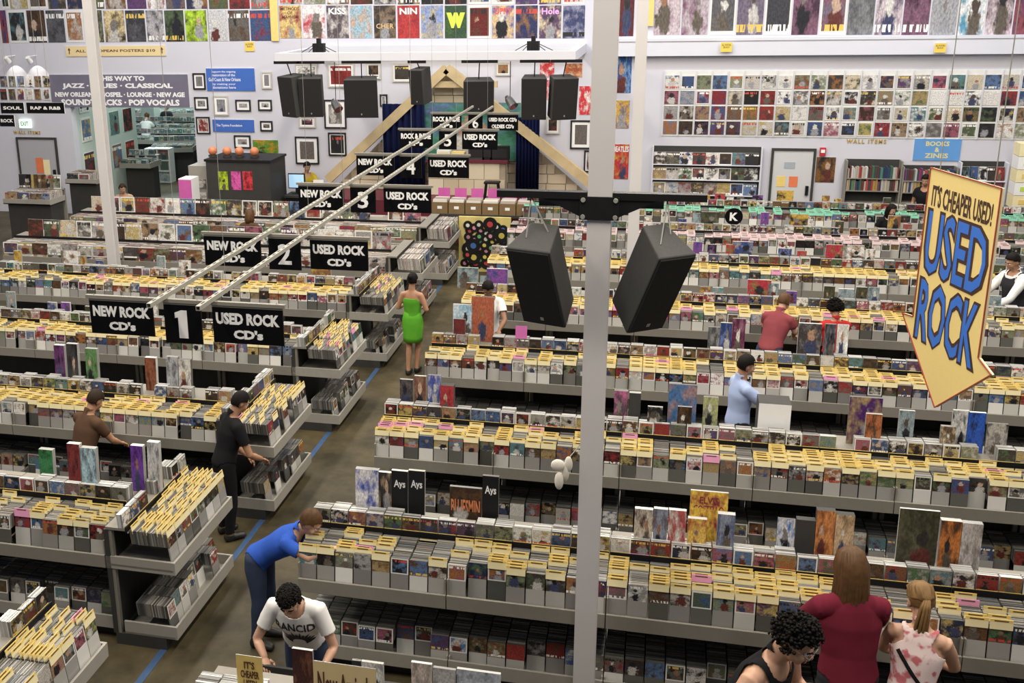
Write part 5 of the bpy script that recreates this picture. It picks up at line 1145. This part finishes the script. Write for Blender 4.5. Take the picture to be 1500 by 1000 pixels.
def shirt_print(rt, out, J, s, L, hr, hd):
    bv = solid_bvh(out['t_shirt']); ink = mat('shirt_ink', (.02, .02, .022), .8)
    fw = L @ Vector((0, -1, 0)); upx = L @ Vector((0, 0, 1)); c = (J['che']+L @ Vector((0, 0, -.055)))*s
    def stick(me, name):
        for v in me.vertices:
            o = c+Vector((1, 0, 0))*v.co.x+upx*v.co.z+fw*.6; h = bv.ray_cast(o, -fw)
            if h[0]: v.co = h[0]+fw*(.0085 if v.co.y < 0 else .0075)
        me.update(); link(name, me, rt)
    g = text_mesh('RANCID', .02, .5, 1, 1, 1.05); k = .29/g['w']
    import bmesh
    bm = bmesh.new(); bm.from_mesh(g); bmesh.ops.triangulate(bm, faces=bm.faces); bmesh.ops.subdivide_edges(bm, edges=[e for e in bm.edges if e.calc_length() > .25], cuts=2, use_grid_fill=False); bmesh.ops.triangulate(bm, faces=bm.faces); bm.to_mesh(g); bm.free()
    for v in g.vertices: x, y, z = v.co; v.co = (x*k, -z*.001, y*k*1.35+.075-1.1*(x*k)**2)
    g.materials.clear(); g.materials.append(ink); stick(g, 'printed_lettering')
    q = MB()
    for j in range(13):
        a = math.pi*(.06+.88*j/12); r1 = .150 if j % 2 else .12
        for t0, t1 in ((.05, .08), (.08, .105), (.105, r1)):
            w0 = .014*(1-(t0-.05)/.12); w1 = .014*(1-(t1-.05)/.12) if t1 < r1 else .0005; d = (math.cos(a), math.sin(a)); n = (-d[1], d[0])
            q.face([(d[0]*t0-n[0]*w0, -.001, (d[1]*t0-n[1]*w0)*1.25-.16), (d[0]*t0+n[0]*w0, -.001, (d[1]*t0+n[1]*w0)*1.25-.16), (d[0]*t1+n[0]*w1, -.001, (d[1]*t1+n[1]*w1)*1.25-.16), (d[0]*t1-n[0]*w1, -.001, (d[1]*t1-n[1]*w1)*1.25-.16)])
    stick(q.mesh('printed_sunburst', ink), 'printed_sunburst')
jeans = cloth('denim', (.04, .055, .10)); blk = cloth('black', (.012, .012, .014)); dkgrey = cloth('charcoal', (.03, .03, .035)); shoe = mat('shoe_black', (.015, .014, .013), .5)
W_T = lambda c, p=jeans: (('t_shirt', 'tshirt', c), ('trousers', 'trousers', p), ('shoes', 'shoes', shoe))
def dn(x0, x1, z, y0=-.30, y1=-.45): return {'elbL': (x0-.02, y0, z+.10), 'elbR': (x1+.02, y0, z+.10), 'wriL': (x0+.06, y1, z), 'wriR': (x1-.06, y1, z), 'hanL': (x0+.07, y1-.12, z-.06), 'hanR': (x1-.07, y1-.12, z-.06)}
# man in the white printed T-shirt
person((-2.37, 6.42, 0), .05, 1.54, 'man in white RANCID T-shirt looking down behind the front rack', 'light', .52, .55, 0, arms={'elbL': (-.33, -.28, 1.05), 'wriL': (-.22, -.42, .98), 'hanL': (-.16, -.52, .93), 'elbR': (.31, -.24, 1.02), 'wriR': (.27, -.42, .96), 'hanR': (.22, -.52, .92)}, wear=W_T(cloth('white', (.78, .77, .76), .05)), hair=('crop', 'black'), vox=.009, width=1.1, extra=shirt_print)
# man in the black tank top
person((.60, 5.90, 0), .95, 1.93, 'curly-haired man with glasses in a black tank top', 'light', .46, .20, .15, arms={'elbL': (-.36, -.12, 1.08), 'wriL': (-.30, -.34, .98), 'elbR': (.36, -.16, 1.08), 'wriR': (.26, -.38, 1.0)}, wear=(('tank_top', 'tank', blk), ('trousers', 'trousers', jeans), ('shoes', 'shoes', shoe)), hair=('curly', 'black'), vox=.009, width=1.15, glasses=True)
person((1.36, 6.52, 0), math.pi+.15, 1.84, 'long-haired person in a maroon T-shirt browsing the nearest right row', 'light', .16, .25, 0, arms=dn(-.22, .20, 1.02), wear=W_T(cloth('maroon', (.14, .015, .03)), dkgrey), hair=('long', 'brown'), vox=.010, width=1.05)
def strap(rt, out, J, s, L, hr, hd):
    bv = solid_bvh(out['sleeveless_top']); q = MB(); pts = []
    for k in range(13):
        t = k/12; p = Vector((.17-.36*t, .5, 1.38-.42*t))*s; h = bv.ray_cast(p, Vector((0, -1, 0)))
        if h[0]: pts.append(h[0]+Vector((0, .008, 0)))
    if len(pts) > 2: loft(q, pts, [(.004, .014)]*len(pts), Vector((0, 1, 0)), 6); q.build('bag_strap', blk, rt)
    b = MB(); b.box(-.28, -.16, -.06, .10, .74, .98); o = b.build('shoulder_bag', blk, rt); m_ = o.modifiers.new('b', 'BEVEL'); m_.width = .02
floral, ft, fb_ = nt('cloth_pink_floral'); fn = N(ft, 'ShaderNodeTexNoise'); fn.inputs['Scale'].default_value = 14; fn.inputs['Detail'].default_value = 2; ftc = N(ft, 'ShaderNodeTexCoord'); ft.links.new(ftc.outputs['Object'], fn.inputs['Vector'])
ft.links.new(MIX(ft, MA(ft, 'MULTIPLY', MA(ft, 'SUBTRACT', fn.outputs[0], .50), 9., clamp=True), (.74, .60, .58), (.50, .13, .15)), fb_.inputs['Base Color']); fb_.inputs['Roughness'].default_value = .9
person((1.74, 6.48, 0), math.pi-.35, 1.66, 'girl with long ponytail in a pink floral top and black strap', 'light', .22, .35, .5, arms=dn(-.20, .22, 1.0), wear=(('sleeveless_top', 'tank', floral), ('trousers', 'trousers', blk), ('shoes', 'shoes', shoe)), hair=('pony', 'blond'), vox=.010, width=.95, extra=strap)
# shopper in blue bending into the bin end
person((-3.12, 7.42, 0), math.pi/2-.1, 1.56, 'shopper in a blue T-shirt bending into the nearest right rack', 'light', .95, .1, 0, arms={'elbL': (-.20, -.62, 1.12), 'wriL': (-.12, -.82, 1.22), 'hanL': (-.1, -.95, 1.22), 'elbR': (.26, -.56, 1.0), 'wriR': (.24, -.74, 1.14), 'hanR': (.22, -.86, 1.16)}, wear=W_T(cloth('blue', (.03, .09, .42))), hair=('short', 'brown'), vox=.011)
person((.94, 11.12, 0), 1.9, 1.60, 'man in a pale blue shirt browsing the 3rd right rack', 'tan', .05, .2, 0, arms=dn(-.2, .2, 1.05), wear=(('shirt', 'shirt', cloth('pale_blue', (.36, .44, .68), .08)), ('trousers', 'trousers', dkgrey), ('shoes', 'shoes', shoe)), hair=('short', 'black'), vox=.014)
def skirt(rt, out, J, s, L, hr, hd):
    q = MB(); loft(q, [Vector((0, 0, z))*s for z in (1.10, .98, .90, .78, .66, .58)], [(.145*s, .11*s), (.175*s, .13*s), (.185*s, .14*s), (.175*s, .145*s), (.165*s, .15*s), (.165*s, .155*s)], Vector((1, 0, 0)), 24); q.f = q.f[:-2]; q.m = q.m[:-2]; q.uv = q.uv[:-2]
    o = q.build('skirt', cloth('lime_dress', (.10, .36, .03)), rt, True); m_ = o.modifiers.new('t', 'SOLIDIFY'); m_.thickness = .006
    g = MB(); g.ball((hd+hr @ Vector((0, .09, .06)))*s, .05*s, 12); g.build('hair_bun', HAIR['black'], rt, True)
person((-3.36, 14.2, 0), math.pi-.1, 1.50, 'woman in a short green dress walking up the aisle', 'tan', 0, .1, 0, legs={'kneL': (-.06, -.10, .49), 'ankL': (-.05, -.02, .075), 'toeL': (-.06, -.19, .035), 'kneR': (.06, .02, .49), 'ankR': (.05, .12, .075), 'toeR': (.06, -.05, .035)}, arms={'elbL': (-.26, .02, 1.14), 'wriL': (-.16, -.16, 1.12), 'elbR': (.26, .02, 1.14), 'wriR': (.20, -.18, 1.15)}, wear=(('dress_top', 'strapless', cloth('lime_dress', (.10, .36, .03))), ('shoes', 'shoes', shoe)), hair=('short', 'black'), vox=.014, extra=skirt, width=.92)
person((-4.14, 9.08, 0), math.pi-.8, 1.58, 'man in black clothes browsing the end of the 2nd left row', 'tan', .30, .35, 0, arms={'elbL': (-.26, -.22, 1.05), 'wriL': (-.14, -.40, .92), 'elbR': (.27, -.20, 1.02), 'wriR': (.20, -.36, .84)}, wear=W_T(blk, blk), hair=('short', 'black'), vox=.012)
person((-5.62, 8.86, 0), math.pi-.4, 1.55, 'dark-haired shopper in brown between the two nearest left rows', 'tan', .35, .4, 0, arms=dn(-.2, .22, 1.02), wear=W_T(cloth('brown', (.09, .05, .03)), blk), hair=('short', 'dark'), vox=.014)
person((-2.18, 13.72, 0), .15, 1.64, 'person in a white shirt reading at the aisle end of the 4th right row', 'brown', .15, .5, 0, arms=dn(-.22, .22, 1.08), wear=W_T(cloth('white', (.78, .77, .76))), hair=('short', 'black'), vox=.016)
person((1.48, 13.62, 0), math.pi-.5, 1.62, 'shopper in a faded red shirt bending over the 4th right row', 'light', .55, .3, 0, arms=dn(-.2, .2, 1.05), wear=W_T(cloth('faded_red', (.22, .05, .06))), hair=('short', 'brown'), vox=.016)
person((2.27, 13.72, 0), math.pi+.2, 1.50, 'curly-haired woman in bright red at the 4th right row', 'tan', .1, .3, 0, arms=dn(-.2, .2, 1.05), wear=W_T(cloth('scarlet', (.45, .03, .03)), blk), hair=('curly', 'black'), vox=.016)
person((4.98, 16.1, 0), -1.1, 1.68, 'man in white shirt and dark vest at the right edge', 'tan', .12, .3, 0, arms=dn(-.2, .2, 1.02), wear=(('shirt', 'shirt', cloth('white', (.78, .77, .76))), ('vest', 'vest', dkgrey), ('trousers', 'trousers', dkgrey), ('shoes', 'shoes', shoe)), hair=('short', 'black'), vox=.016)
p = P(447, 250, 23.05); person((p.x, 23.12, 0), .6, 1.66, 'clerk in a yellow shirt at the computer left of the stage', 'tan', .1, .3, 0, arms=dn(-.2, .2, 1.06), wear=W_T(cloth('yellow', (.45, .32, .03)), dkgrey), hair=('short', 'black'), vox=.022)
p = P(181, 275, 20.55); person((p.x, 20.55, 0), .3, max(1.3, p.z+.12), 'short person with reddish dark hair behind the back left records', 'tan', .1, .4, 0, wear=W_T(cloth('tan', (.35, .25, .18)), dkgrey), hair=('short', 'dark'), vox=.022)
p = P(362, 316, 18.2); person((p.x, 18.25, 0), math.pi, max(1.2, p.z+.10), 'brown-haired shopper between the back left record racks', 'tan', .1, .3, 0, wear=W_T(cloth('brown', (.09, .05, .03)), dkgrey), hair=('bob', 'brown'), vox=.022)
p = P(1300, 306, 20.6); person((p.x, 20.6, 0), .4, 1.50, 'dark-haired person in black between the last right rows', 'light', .15, .4, 0, wear=W_T(blk, blk), hair=('bob', 'black'), vox=.022)
p = P(1356, 292, 22.9); person((p.x, 22.95, 0), -.5, 1.66, 'person in black before the bookcases behind the arrow sign', 'tan', .1, .3, 0, wear=W_T(blk, blk), hair=('short', 'black'), vox=.022)
p = P(212, 205, 32.2); person((p.x, 32.3, 0), math.pi, 1.70, 'person in a white shirt browsing in the jazz room', 'light', .25, .3, 0, arms=dn(-.2, .2, 1.05), wear=W_T(cloth('white', (.78, .77, .76)), dkgrey), hair=('short', 'brown'), vox=.022)
p = P(243, 185, 35.0); person((p.x, 35.1, 0), math.pi, 1.72, 'person in dark clothes beyond the jazz room pillar', 'light', .1, .3, 0, wear=W_T(dkgrey, blk), hair=('short', 'black'), vox=.025)
